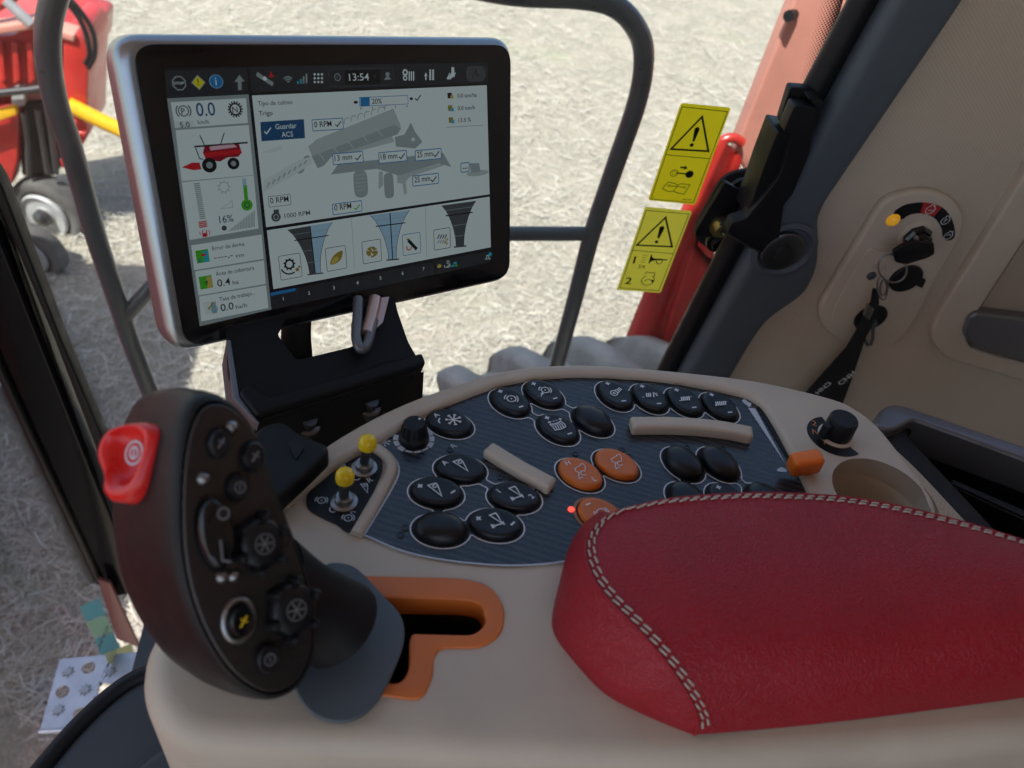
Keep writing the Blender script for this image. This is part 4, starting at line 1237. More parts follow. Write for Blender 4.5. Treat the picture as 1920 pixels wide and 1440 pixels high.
def prof_r(u):
    a, b = Fs[-1], Ns[-1]
    y = np.interp(u, [0, .2, .45, .62, .75, .86, .94, 1], [0, .22, .55, .78, .93, 1.02, 1.02, 1.0])
    w = np.interp(u, [0, .2, .45, .62, .75, .86, .94, 1], [1, 1.06, 1.05, .98, .82, .52, .22, 0])
    return np.array([a[0] * (1 - y) + b[0] * y, a[1] * (1 - y) + b[1] * y, b[2] + (a[2] - b[2]) * w])
us = np.linspace(0, 1, NU); vs_ = np.linspace(0, 1, NV)
Rs = np.array([prof_r(u) for u in us])
for _ in range(3): Rs[1:-1] = 0.25 * Rs[:-2] + 0.5 * Rs[1:-1] + 0.25 * Rs[2:]
S = np.zeros((NU, NV, 3))
for i, u in enumerate(us):
    for j, v in enumerate(vs_):
        S[i, j] = (1 - v) * Ls[i] + v * Rs[i] + (1 - u) * Fs[j] + u * Ns[j] - ((1 - u) * (1 - v) * Ls[0] + (1 - u) * v * Fs[-1] + u * (1 - v) * Ls[-1] + u * v * Ns[-1])
        crown = 0.006 * math.sin(PI * min(1, u * 1.25)) * min(1, v * 8) if u < 0.8 else 0
        S[i, j, 2] += crown
        if u > 0.5: S[i, j, 1] -= 0.006 * math.sin(PI * (u - 0.5) * 2) * min(1, v * 4)
V = S.reshape(-1, 3); Fc = [(i * NV + j, (i + 1) * NV + j, (i + 1) * NV + j + 1, i * NV + j + 1) for i in range(NU - 1) for j in range(NV - 1)]
top = part('top_cover', V, Fc, 'red_leather', pad, True, 80)
# front and far skirt: from the seam down to the console
Bn = c3([(1150, 962, 0), (1110, 1000, 0), (1078, 1045, 0), (1052, 1098, 0), (1036, 1150, 0), (1040, 1190, 0), (1078, 1242, 0), (1132, 1298, 0), (1195, 1334, 0), (1256, 1360, 0), (1300, 1377, 0)], NU)
seam = np.concatenate([Fs[::-1], Ls[1:]])
low = np.concatenate([Fs[::-1] * [1, 1, 0] + [0, 0.004, -0.004], Bn[1:]])
low[:NV, 2] = -0.001; low[NV:, 2] = -0.001
rows = []
cen = np.array([0.25, -0.05, 0.0])
for k in range(13):
    t = k / 12
    r_ = seam * (1 - t) + low * t
    d = r_ - cen; d[:, 2] = 0; d /= np.linalg.norm(d, axis=1)[:, None]
    wr_ = 0.0012 * np.sin(np.arange(len(r_)) * 0.75) * np.exp(-((np.arange(len(r_)) - (NV + NU * .72)) / 9.0) ** 2) * math.sin(PI * t)
    bul = 0.0075 * math.sin(PI * t) ** 0.8 * np.clip((len(r_) - 1 - np.arange(len(r_))) / 14.0, 0, 1)
    rows.append([tuple(q) for q in (r_ + d * (bul + wr_)[:, None] if not np.isscalar(bul + wr_) else r_ + d * bul)])
loft('front_skirt', rows, 'red_leather', pad, False, False, False, 80)
tube('seam_piping', [tuple(p + np.array([0, 0, 0.0002])) for p in seam[::2]], 0.0011, 'red_leather', pad, 8)
# stitches in two rows just inside the seam
def capsule(L, r):
    pts = [(-L / 2, 0, 0), (-L / 2 * .8, 0, r * .45), (-L / 4, 0, r * .8), (L / 4, 0, r * .8), (L / 2 * .8, 0, r * .45), (L / 2, 0, 0)]
    V, Fc = tube_geo(pts, r, 6, False, lambda t: r * (0.5 if t in (0, 1) else 1))
    return me_from('stitch', V, Fc, True, 70)
st_me = capsule(0.0050, 0.00062); st_me.materials.append(MATS['stitch'])
def surf(i, j):
    i = min(max(i, 0), NU - 1.001); j = min(max(j, 0), NV - 1.001)
    a, b = int(i), int(j); p, q = i - a, j - b
    return S[a, b] * (1 - p) * (1 - q) + S[a + 1, b] * p * (1 - q) + S[a, b + 1] * (1 - p) * q + S[a + 1, b + 1] * p * q
path = [(0.0, j) for j in np.linspace(NV - 1, 3, 240)] + [(i, 0.0) for i in np.linspace(0, NU - 1, 200)]
def row(off, phase):
    pts = []
    for (i, j) in path:
        P0 = surf(i, j)
        Q = surf(i + 1.0, j) if i == 0.0 and j > 0 else surf(i, j + 1.0)
        d = Q - P0; L_ = np.linalg.norm(d)
        pts.append((P0 + d / L_ * off, d / L_))
    A = np.array([p for p, _ in pts])
    for _ in range(4): A[1:-1] = 0.25 * A[:-2] + 0.5 * A[1:-1] + 0.25 * A[2:]
    s = np.r_[0, np.cumsum(np.linalg.norm(np.diff(A, axis=0), axis=1))]
    pos = phase
    while pos < s[-1] - 0.004:
        k = int(np.searchsorted(s, pos)); k = min(max(k, 2), len(A) - 3)
        P = np.array([np.interp(pos, s, A[:, c]) for c in range(3)])
        t = A[k + 2] - A[k - 2]; t /= np.linalg.norm(t)
        nrm = np.cross(t, pts[k][1]); nrm /= np.linalg.norm(nrm)
        if nrm[2] < 0: nrm = -nrm
        sd = np.cross(nrm, t); a = rad(9)
        t2 = t * math.cos(a) + sd * math.sin(a); sd = np.cross(nrm, t2)
        m_ = Matrix.Identity(4)
        for c in range(3): m_[c][0], m_[c][1], m_[c][2], m_[c][3] = t2[c], sd[c], nrm[c], P[c] + nrm[c] * 0.0003
        ob = bpy.data.objects.new('stitch', st_me); col.objects.link(ob); ob.parent = pad; ob.matrix_local = m_
        pos += 0.0068
row(0.0024, 0.002); row(0.0054, 0.0045)

# ================================================================ DISPLAY
mon = thing('display_monitor', 'silver-framed touch display showing harvest settings in Spanish', 'display', MON)
MW, MH = 0.320, 0.2136
def rrect(cx, cy, w, h, r, seg=7):
    return rounded([(cx - w / 2, cy - h / 2), (cx + w / 2, cy - h / 2), (cx + w / 2, cy + h / 2), (cx - w / 2, cy + h / 2)], r, seg)
slab('housing', [rrect(0, 0, MW, MH, 0.020)], -0.032, 0.0, 'silver_frame', mon, 0.009, 5)
slab('back_cover', [rrect(0, 0, MW * 0.8, MH * 0.8, 0.02)], -0.052, -0.031, 'black_plastic', mon, 0.006)
gl_ = slab('front_glass', [rrect(0.0030, -0.0008, MW - 0.015, MH - 0.0100, 0.016)], -0.004, 0.0010, 'black_gloss', mon, 0.0006, 2)
def Z(x, y): return (200 + x / 2.215, 40 + y / 2.215)
def M2(x, y, h=0.0012): return MON.px(*Z(x, y), h)
def sc2(x, y):
    a, b = M2(x - 4, y), M2(x + 4, y); c, d = M2(x, y - 4), M2(x, y + 4)
    return abs(a[0] - b[0]) / 8, abs(c[1] - d[1]) / 8
H0, H1, H2, H3, H4 = 0.0012, 0.0014, 0.0016, 0.0018, 0.0020
SC = {}
GRP = ['screen_background']
def UI(name): GRP[0] = name
def F_(layer, colr):
    return SC.setdefault((GRP[0], layer, colr), Flat())
def quad(layer, colr, pts):
    h = layer; F_(layer, colr).poly([M2(x, y) for x, y in pts][::-1], h)
def tx(layer, colr, s, x, y, cap, wpx=None, align='l'):
    kx, ky = sc2(x, y); size = cap * ky / 0.70
    V, _ = text_geo(s); sx = 1.0
    if wpx:
        w = (max(v[0] for v in V) - min(v[0] for v in V)) * size; sx = wpx * kx / w
    F_(layer, colr).text(s, M2(x, y), size, layer, 0, align, sx)
def boxl(layer, colr, x, y, w, h, lw=2.0, fill=None, r=4):
    kx, ky = sc2(x, y); c = M2(x, y)
    rr_ = rounded([(c[0] - w * kx / 2, c[1] - h * ky / 2), (c[0] + w * kx / 2, c[1] - h * ky / 2), (c[0] + w * kx / 2, c[1] + h * ky / 2), (c[0] - w * kx / 2, c[1] + h * ky / 2)], r * kx, 3)
    if fill: F_(layer - 0.0001, fill).poly(rr_, layer - 0.0001)
    F_(layer, colr).line(rr_, lw * kx, layer, True)
def pline(layer, colr, pts, w, closed=False):
    kx, ky = sc2(*pts[0]); F_(layer, colr).line([M2(x, y) for x, y in pts], w * kx, layer, closed)
def disc(layer, colr, x, y, r, ry=None, n=20):
    kx, ky = sc2(x, y); F_(layer, colr).disc(M2(x, y), r * kx, layer, n, (ry or r) * ky)
def ring_(layer, colr, x, y, r, w, a0=0, a1=2 * PI, n=24):
    kx, ky = sc2(x, y); F_(layer, colr).ring(M2(x, y), r * (kx + ky) / 2, w * kx, layer, n, a0, a1)
def check(layer, colr, x, y, s=12):
    pline(layer, colr, [(x - s, y + 2), (x - s * .3, y + s * .8), (x + s, y - s)], s * .36)
def gear(layer, colr, x, y, r, w, teeth=12):
    ring_(layer, colr, x, y, r * .72, w)
    kx, ky = sc2(x, y); c = M2(x, y); k = (kx + ky) / 2
    for i in range(teeth):
        a = 2 * PI * i / teeth
        F_(layer, colr).line([(c[0] + r * .76 * k * math.cos(a), c[1] + r * .76 * k * math.sin(a)), (c[0] + r * 1.06 * k * math.cos(a), c[1] + r * 1.06 * k * math.sin(a))], w * kx, layer)

quad(H0, 'bar2', [(238, 192), (1586, 168), (1601, 985), (1360, 1052), (386, 1266), (300, 700)])
quad(H1, 'bar', [(240, 204), (582, 192), (588, 300), (250, 318)]); quad(H1, 'bar', [(592, 190), (1584, 170), (1582, 255), (600, 296)])
quad(H1, 'grey', [(250, 320), (589, 303), (684, 1196), (386, 1266)])
for q in ([(265, 336), (578, 319), (586, 422), (283, 444)], [(285, 452), (589, 430), (609, 638), (310, 664)], [(311, 668), (610, 640), (630, 860), (344, 908)],
          [(350, 930), (643, 885), (651, 986), (363, 1033)], [(366, 1038), (652, 992), (660, 1090), (380, 1138)], [(383, 1142), (661, 1096), (671, 1190), (392, 1246)]):
    quad(H2, 'white', q)
quad(H1, 'white', [(603, 308), (1578, 265), (1590, 718), (662, 855)]); quad(H1, 'white', [(665, 868), (1590, 728), (1595, 938), (692, 1112)])
UI('status_bar')
kx, ky = sc2(300, 257)
def ngon(layer, colr, x, y, r, n, a0, w=None):
    kx, ky = sc2(x, y); c = M2(x, y); k = (kx + ky) / 2
    P = [(c[0] + r * k * math.cos(a0 + 2 * PI * i / n), c[1] + r * k * math.sin(a0 + 2 * PI * i / n)) for i in range(n)]
    if w: F_(layer, colr).line(P, w * k, layer, True)
    else: F_(layer, colr).poly(P, layer)
ngon(H2, 'grey', 300, 257, 29, 8, PI / 8, 5); tx(H2, 'white', 'STOP', 300, 262, 11, 44, 'c')
ngon(H2, 'grey', 380, 254, 31, 4, 0); ngon(H3, 'yellow', 380, 254, 26, 4, 0); tx(H4, 'black', '!', 380, 266, 28, None, 'c')
disc(H2, 'lblue', 454, 250, 29); disc(H3, 'bblue', 454, 250, 27); tx(H4, 'white', 'i', 454, 265, 34, None, 'c')
F_(H2, 'grey').poly([M2(x, y) for x, y in ((550, 222), (572, 250), (559, 250), (560, 285), (545, 286), (543, 251), (529, 252))][::-1], H2)
pline(H2, 'grey', [(622, 217), (648, 236)], 16); pline(H2, 'grey', [(662, 244), (690, 262)], 16); disc(H3, 'white', 655, 238, 9); ngon(H3, 'red', 682, 224, 15, 3, PI / 2); ring_(H2, 'dgrey', 650, 268, 14, 3, PI, 1.7 * PI)
for r in (8, 17, 26): ring_(H2, 'grey', 754, 258, r, 5, rad(45), rad(135), 8)
for i, hgt in enumerate((12, 20, 30, 40)): pline(H2, 'cyan' if i < 2 else 'grey', [(793 + i * 12, 260 - i), (793 + i * 12, 260 - i - hgt)], 7)
for i in range(3):
    for j in range(3): disc(H2, 'white', 863 + i * 15, 220 + j * 16, 6, n=4)
boxl(H2, 'dgrey', 1060, 232, 270, 72, 2, None, 14); quad(H2, 'black', [(990, 205), (1135, 200), (1135, 258), (990, 264)])
ring_(H3, 'grey', 957, 232, 13, 3); tx(H3, 'grey', '?', 957, 239, 14, None, 'c'); tx(H3, 'white', '13:54', 1006, 247, 30, 84); ring_(H3, 'dgrey', 1112, 229, 5, 2)
disc(H3, 'grey', 1165, 220, 9); quad(H3, 'grey', [(1150, 243), (1158, 230), (1172, 230), (1181, 241)])
gear(H3, 'white', 1238, 212, 12, 5, 8); gear(H3, 'white', 1238, 235, 10, 4, 8)
for i in range(3): pline(H3, 'white', [(1255 + i * 9, 208), (1255 + i * 9, 246)], 5)
for i in range(2):
    for j in range(5): pline(H3, 'white', [(1338 + i * 12, 204 + j * 9), (1346 + i * 12, 204 + j * 9)], 6)
pline(H3, 'white', [(1324, 244), (1324, 222)], 5); ngon(H3, 'white', 1324, 222, 9, 3, PI / 2)
for i in range(4): pline(H3, 'white', [(1412 + i * 4, 240), (1424 + i * 8, 214)], 4)
quad(H3, 'white', [(1430, 190), (1441, 190), (1444, 232), (1430, 230)])
boxl(H3, 'dgrey', 1531, 218, 80, 62, 2, 'dgrey', 28); pline(H3, 'black', [(1518, 232), (1532, 196), (1534, 218), (1546, 228)], 3)
UI('speed_readout')
ring_(H3, 'black', 318, 372, 21, 4); tx(H3, 'black', 'P', 318, 386, 26, None, 'c'); ring_(H3, 'dgrey', 318, 372, 31, 5, -0.8, 0.8, 8); ring_(H3, 'dgrey', 318, 372, 31, 5, PI - 0.8, PI + 0.8, 8)
tx(H3, 'blue', '0.0', 374, 394, 56, 80); tx(H3, 'dgrey', 'km/h', 378, 427, 17, 46); quad(H2 + .0001, 'pale', [(281, 416), (360, 411), (363, 438), (285, 443)]); tx(H3, 'black', '5.0', 304, 441, 22, 42)
gear(H3, 'black', 533, 365, 31, 6, 16); tx(H3, 'black', 'N', 533, 379, 26, None, 'c')
UI('machine_picture')
ngon(H3, 'pale', 316, 478, 12, 4, 0, 2); ngon(H3, 'pale', 346, 475, 12, 4, 0, 2)
F_(H3, 'dred').poly([M2(x, y) for x, y in ((405, 520), (548, 508), (560, 545), (545, 562), (500, 565), (470, 582), (412, 575), (398, 545))][::-1], H3)
quad(H4, 'red', [(403, 545), (556, 530), (556, 548), (406, 566)]); quad(H4, 'pink', [(425, 520), (520, 505), (540, 522), (430, 536)])
pline(H4, 'black', [(362, 520), (584, 503)], 7); pline(H4, 'black', [(385, 472), (405, 515)], 4); pline(H4, 'black', [(487, 462), (472, 508)], 4); pline(H3, 'black', [(368, 525), (385, 570), (400, 572)], 4)
for x, y, r in ((425, 597, 31), (525, 590, 25)):
    disc(H4, 'black', x, y, r); disc(H4 + .0001, 'grey', x, y, r * .45)
F_(H4, 'red').poly([M2(x, y) for x, y in ((310, 606), (352, 586), (384, 586), (392, 614), (360, 618))][::-1], H4)
UI('fuel_and_engine_gauges')
for i in range(19): pline(H3, 'grey', [(361 + i * 1.35, 675 + i * 8), (385 + i * 1.35, 672 + i * 8)], 5)
for i in range(4): pline(H3, 'red', [(380 + i, 834 + i * 7), (414 + i, 829 + i * 7)], 5)
quad(H3, 'red', [(394, 868), (414, 865), (418, 893), (398, 896)]); pline(H3, 'red', [(384, 874), (390, 888)], 3); pline(H3, 'red', [(418, 868), (428, 872), (425, 888)], 3); quad(H4, 'white', [(398, 868), (410, 866), (411, 877), (399, 879)])
gear(H3, 'steel2', 486, 688, 28, 4, 9); pline(H3, 'steel2', [(474, 778), (520, 745), (522, 772)], 3, True)
pline(H3, 'lblue', [(569, 652), (573, 690)], 16); pline(H3, 'green', [(573, 680), (580, 755)], 16); disc(H4, 'green', 581, 762, 24); ring_(H4 + .0001, 'dgrey', 581, 762, 11, 4)
tx(H3, 'blue', '16%', 468, 838, 30, 60); disc(H3, 'dgrey', 487, 858, 11)
for i in range(18): pline(H3, 'steel', [(503 + i * 6.4, 872 - i * 1.1), (503 + i * 6.4, 870 - i * 1.1 - i * 3.9)], 4)
UI('work_readouts')
for (x, y, a, b) in ((397, 975, 'green', 'cyan'), (411, 1083, 'green', 'tan'), (430, 1188, 'pale', 'steel')):
    kx, ky = sc2(x, y); F_(H3, a).rect(M2(x, y), 54 * kx, 54 * ky, H3); F_(H4, b).rect(M2(x + 14, y), 20 * kx, 48 * ky, H4)
quad(H4 + .0001, 'red', [(390, 966), (410, 963), (411, 972), (391, 975)]); ngon(H4 + .0001, 'bblue', 386, 994, 9, 3, PI / 2); ring_(H4 + .0001, 'cyan', 446, 1194, 12, 4); pline(H4 + .0001, 'olive', [(420, 1196), (440, 1168)], 7); pline(H4 + .0001, 'black', [(404, 1086), (416, 1078), (414, 1094)], 4)
tx(H3, 'dgrey', 'Error de deriva', 438, 951, 17, 140); tx(H3, 'black', '----,-', 446, 990, 20, 80); tx(H3, 'dgrey', 'cm', 536, 981, 16, 34)
tx(H3, 'dgrey', 'Área de cobertura', 453, 1057, 17, 168); tx(H3, 'black', '0.4', 460, 1102, 30, 56); tx(H3, 'dgrey', 'ha', 523, 1093, 17, 26)
tx(H3, 'dgrey', 'Tasa de trabajo...', 468, 1162, 17, 156); tx(H3, 'black', '0.0', 474, 1204, 30, 56); tx(H3, 'dgrey', 'ha/h', 536, 1194, 17, 48)
UI('crop_heading')
tx(H3, 'dgrey', 'Tipo de cultivo', 627, 350, 19, 148); tx(H3, 'black', 'Trigo', 632, 392, 20, 58)
quad(H2, 'blue', [(637, 418), (818, 406), (823, 485), (642, 498)]); check(H3, 'white', 667, 455, 14); tx(H3, 'white', 'Guardar', 700, 448, 22, 90); tx(H3, 'white', 'ACS', 726, 481, 22, 48)
UI('threshing_diagram')
IL = H2
for colr, pts in (('steel2', [(835, 520), (870, 490), (1190, 362), (1222, 440), (1100, 470), (900, 575), (870, 600)]),
                  ('steel', [(850, 560), (930, 530), (1190, 430), (1222, 445), (1205, 470), (935, 560), (900, 600), (875, 610)]),
                  ('steel3', [(1040, 455), (1060, 448), (1180, 405), (1195, 425), (1050, 480)]),
                  ('steel2', [(960, 545), (1060, 505), (1180, 470), (1195, 500), (1060, 535), (975, 580)]),
                  ('steel', [(930, 636), (960, 592), (1395, 545), (1430, 605), (1380, 590), (1210, 640), (1120, 612)]),
                  ('steel3', [(945, 612), (1390, 552), (1400, 566), (950, 628)]),
                  ('steel2', [(1205, 640), (1390, 590), (1400, 598), (1260, 645), (1230, 675), (1205, 670)]),
                  ('steel', [(1195, 480), (1235, 470), (1262, 420), (1280, 460), (1310, 500), (1280, 528), (1200, 520)]),
                  ('steel2', [(1128, 625), (1145, 622), (1148, 680), (1128, 698)]),
                  ('steel2', [(1225, 665), (1240, 662), (1246, 712), (1235, 722)]),
                  ('pale', [(648, 660), (800, 575), (850, 560), (850, 590), (790, 630), (650, 712)]),
                  ('steel3', [(655, 672), (790, 592), (800, 612), (660, 695)]),
                  ('pale', [(640, 545), (720, 515), (733, 528), (690, 545)])):
    F_(IL, colr).poly([M2(x, y) for x, y in pts][::-1], IL + 0.00002 * len(pts))
for i in range(7): ring_(H2 + .0002, 'steel', 1000 + i * 28, 418 - i * 9, 16, 3, rad(60), rad(200), 8)
for i in range(5): pline(H2 + .0002, 'steel3', [(880 + i * 60, 545 - i * 24), (905 + i * 60, 580 - i * 26)], 3)
for i in range(8): pline(H2 + .0002, 'steel', [(665 + i * 22, 690 - i * 14), (675 + i * 22, 668 - i * 13)], 5)
disc(H2 + .0001, 'steel', 800, 612, 20); disc(H2 + .0001, 'steel', 833, 575, 18); disc(H2 + .0002, 'pale', 800, 612, 8)
boxl(H2 + .0001, 'steel', 1054, 675, 56, 112, 2, 'steel', 27); boxl(H2 + .0001, 'steel', 1171, 682, 38, 104, 2, 'steel', 18)
for i in range(5): pline(H2 + .0002, 'steel2', [(1032, 640 + i * 16), (1076, 634 + i * 16)], 3)
disc(H2 + .0003, 'pale', 1271, 490, 8); disc(H2, 'steel2', 1540, 630, 46, 12); quad(H2 + .0001, 'steel', [(1505, 590), (1545, 588), (1552, 625), (1512, 628)])
_fc = [0]
def field(s, x, y, w, h, tw, edge='bblue', chk='dgrey', tail=True):
    _fc[0] += 1; UI('setting_field#%d' % _fc[0])
    boxl(H3 + 0.0006, edge, x, y, w, h, 3.0, 'white', 3)
    tx(H4 + 0.0006, 'black', s, x - w / 2 + 7, y + 12, 24, tw)
    if chk: check(H4 + 0.0006, chk, x + w / 2 - 22, y - 2, 12)
field('0 RPM', 916, 428, 128, 46, 74); field('13 mm', 1000, 567, 126, 44, 74); field('18 mm', 1186, 562, 116, 44, 70); field('25 mm', 1333, 553, 108, 42, 66)
field('25 mm', 1322, 657, 108, 42, 66); field('0 RPM', 716, 744, 92, 44, 78, 'grey', None); field('0 RPM', 997, 773, 122, 44, 72, 'bblue', 'green'); field('---', 1485, 606, 34, 38, 22, 'bblue', None)
UI('engine_speed'); disc(H3, 'dgrey', 702, 812, 20); ring_(H4, 'steel2', 702, 812, 10, 3); quad(H3, 'dgrey', [(692, 782), (714, 780), (714, 800), (692, 802)]); tx(H3, 'dgrey', '1000 RPM', 738, 817, 19, 110)
UI('fan_bar'); boxl(H3, 'bblue', 1151, 330, 202, 36, 2.0, 'white', 2); quad(H4, 'bblue', [(1051, 316), (1090, 314), (1091, 350), (1052, 352)]); tx(H4, 'black', '20%', 1100, 343, 22, 42); check(H3, 'dgrey', 1291, 318, 12); disc(H3, 'black', 1033, 336, 9, 6); disc(H3, 'black', 1264, 321, 7, 6)
for i in range(5): pline(H3, 'dgrey', [(1054 + i * 48, 358 - i * 2.4), (1054 + i * 48, 366 - i * 2.4)], 3)
UI('yield_readout')
for (s, x, y, w, c) in (('0.0 ton/ha', 1455, 317, 82, 'black'), ('0.0 ton/h', 1457, 369, 72, 'olive'), ('13.5 %', 1460, 419, 52, 'olive')):
    tx(H3, 'black', s, x, y, 17, w); quad(H3, c, [(x - 42, y - 20), (x - 24, y - 21), (x - 22, y + 2), (x - 40, y + 3)]); quad(H3 + .0001, 'tan' if c == 'black' else 'cyan', [(x - 30, y - 10), (x - 18, y - 11), (x - 17, y + 4), (x - 29, y + 5)])
pline(H3, 'steel', [(1412, 440), (1562, 431)], 2)
# funnels
def funnel(tl, tr, bl, br, colL, colR, bars=True):
    _fc[0] += 1; UI('funnel_graph#%d' % _fc[0])
    P = lambda a, b, t: (a[0] + (b[0] - a[0]) * t, a[1] + (b[1] - a[1]) * t)
    L_, R_ = [], []
    for k in range(9):
        t = k / 8; w = 1 - math.sin(t * PI / 2) ** 0.75
        cT, cB = P(tl, tr, .5), P(bl, br, .5); c = P(cT, cB, t)
        hw = ((tr[0] - tl[0]) / 2) * w + ((br[0] - bl[0]) / 2) * (1 - w); sl = (tr[1] - tl[1]) / (tr[0] - tl[0])
        L_.append((c[0] - hw, c[1] - hw * sl)); R_.append((c[0] + hw, c[1] + hw * sl))
    C_ = [((a[0] + b[0]) / 2, (a[1] + b[1]) / 2) for a, b in zip(L_, R_)]
    for k in range(8):
        quad(H2, colL, [L_[k], C_[k], C_[k + 1], L_[k + 1]]); quad(H2, colR, [C_[k], R_[k], R_[k + 1], C_[k + 1]])
    pline(H3, 'dgrey', L_, 2); pline(H3, 'dgrey', R_, 2)
    for k in (1, 4, 6): pline(H3, 'steel', [L_[k], R_[k]], 1.5)
    a, b = L_[2], R_[2]; pline(H4, 'black', [(a[0] - 12, a[1] + 1), (b[0] + 12, b[1] - 1)], 4)
    if bars: pline(H4, 'black', C_, 4)
    pline(H4, 'dgrey', [(L_[-1][0] - 10, L_[-1][1]), (R_[-1][0] + 10, R_[-1][1])], 5)
funnel((750, 865), (936, 834), (842, 1052), (888, 1044), 'dgrey', 'lblue'); funnel((1093, 806), (1256, 784), (1170, 992), (1202, 986), 'lblue', 'lblue'); funnel((1390, 765), (1532, 745), (1450, 937), (1482, 932), 'dgrey', 'dgrey', False)
UI('loss_symbols')
for (x, y, w, h, e) in ((762, 1018, 90, 100, 'dgrey'), (952, 984, 84, 96, 'dgrey'), (1100, 955, 78, 92, 'dgrey'), (1265, 924, 74, 86, 'bblue'), (1392, 903, 68, 84, 'dgrey')):
    boxl(H3, e, x, y, w, h, 2.2, 'white', 6)
gear(H4, 'black', 757, 1008, 24, 7, 9); ring_(H4, 'black', 757, 1010, 38, 6, rad(200), rad(300), 10); disc(H4, 'olive', 790, 1030, 8); disc(H4, 'olive', 798, 1018, 5)
F_(H4, 'olive').poly([M2(x, y) for x, y in cr([(926, 1008), (935, 980), (955, 960), (978, 952), (972, 985), (950, 1005)], True, 4)][::-1], H4); F_(H4 + .0001, 'tan').poly([M2(x, y) for x, y in cr([(928, 1006), (938, 985), (955, 975), (962, 988), (948, 1003)], True, 4)][::-1], H4 + .0001)
for i in range(16): a = i * 2.4; pline(H4, 'olive', [(1100 + 22 * math.cos(a) * (i % 4) / 4, 957 + 22 * math.sin(a) * (i % 4) / 4), (1100 + 24 * math.cos(a + .5), 957 + 22 * math.sin(a + .5))], 6)
pline(H4, 'black', [(1250, 908), (1286, 946)], 12); ring_(H4, 'red', 1254, 938, 10, 4, 2.5, 6.5); pline(H4, 'olive', [(1243, 906), (1255, 902)], 5)
for i in range(4): pline(H4, 'black', [(1372 + i * 10, 902), (1380 + i * 10, 884)], 4); pline(H4, 'steel', [(1372 + i * 10, 922), (1380 + i * 10, 906)], 4)
for q in ((1404, 915), (1412, 905), (1410, 922)): disc(H4, 'tan', *q, 5)
pline(H3, 'steel2', [(1015, 818), (1029, 1028)], 2); pline(H3, 'steel2', [(1322, 770), (1328, 978)], 2)
UI('page_tabs')
quad(H1, 'bar', [(679, 1128), (1358, 998), (1362, 1052), (686, 1196)]); quad(H1, 'bar', [(1364, 996), (1594, 953), (1599, 985), (1590, 1000), (1368, 1051)])
quad(H2, 'bblue', [(679, 1127), (783, 1107), (785, 1119), (681, 1140)])
for i, (x, y) in enumerate(((733, 1158), (840, 1134), (943, 1113), (1041, 1092), (1136, 1072), (1228, 1052), (1315, 1034))):
    tx(H3, 'white', str(i + 1), x, y, 14, None, 'c')
    if i: pline(H2, 'dgrey', [(x - 52 + i, y - 32), (x - 50 + i, y + 20)], 1.5)
disc(H3, 'tan', 1380, 1016, 9, 8); pline(H3, 'white', [(1402, 1012), (1402, 1022)], 3); pline(H3, 'white', [(1408, 1022), (1424, 1008), (1424, 1018)], 3, True); ngon(H3, 'white', 1416, 1000, 6, 6, 0, 2)
quad(H3, 'cyan', [(1438, 1000), (1452, 998), (1453, 1006), (1439, 1008)]); quad(H3, 'cyan', [(1430, 1012), (1442, 1010), (1443, 1018), (1431, 1020)]); disc(H3, 'green', 1450, 1013, 5)
pline(H3, 'white', [(1570, 988), (1576, 984), (1577, 972), (1583, 972), (1586, 982), (1591, 986)], 2.5, True); disc(H4, 'cyan', 1590, 967, 8)
groups = {}
for (g_, layer, colr), fl_ in sorted(SC.items(), key=lambda q: q[0][1]):
    groups.setdefault(g_, []).append((colr, fl_))
for g_, lst in groups.items():
    V = []; Fc = []; mi = []; mats_ = []
    for colr, fl_ in lst:
        if colr not in mats_: mats_.append(colr)
        b = len(V); V += fl_.V; Fc += [tuple(i + b for i in q) for q in fl_.F]; mi += [mats_.index(colr)] * len(fl_.F)
    me = me_from(g_.split('#')[0], V, Fc, False)
    for c_ in mats_: me.materials.append(MATS['screen_' + c_])
    me.polygons.foreach_set('material_index', mi)
    ob = finish(bpy.data.objects.new(g_.split('#')[0], me), gl_, None); ob['kind'] = 'stuff'

# ---- bracket that carries the display
P1 = onz(480, 790, CZ - 0.012); P2 = onz(795, 697, CZ - 0.035)
P3 = MON.o - MON.n * 0.05 - MON.ey * 0.06
ex_ = P2 - P1; BRF = Frame(P1, ex_, P3 - P1)
br = thing('display_bracket', 'black textured metal bracket carrying the display behind the console', 'bracket', BRF)
bp = [(428, 700), (424, 600), (560, 560), (520, 625), (556, 674), (664, 648), (660, 600), (680, 560), (738, 545), (746, 582), (766, 640), (796, 692), (640, 742), (480, 792), (446, 745)]
slab('bent_plate', [rounded(BRF.pl(bp), 0.004)], -0.006, 0.0, 'bracket_black', br, 0.0015)
slab('front_lip', [rounded(BRF.pl([(446, 742), (480, 786), (640, 738), (796, 690), (788, 668), (640, 712), (500, 752), (468, 726)]), 0.004)], -0.004, 0.006, 'bracket_black', br, 0.0025)
slab('side_flange', [BRF.pl([(424, 600), (432, 640), (448, 742), (492, 806), (484, 800), (440, 752), (424, 700)])], -0.04, 0.003, 'lit_pink_metal', br, 0.0008) if False else slab('side_flange', [rounded(BRF.pl([(424, 640), (432, 640), (448, 744), (486, 796), (476, 792), (436, 748)]), 0.001)], -0.03, 0.002, 'handle_grey', br, 0.0006)
arch = cr([(650, 726, .0), (690, 702, .0), (720, 688, .0), (752, 684, 0), (782, 694, .0)], False, 6)
tube('pressed_bead', [(*BRF.px(x, y), -0.0035) for x, y, _ in arch], 0.006, 'bracket_black', br, 10)
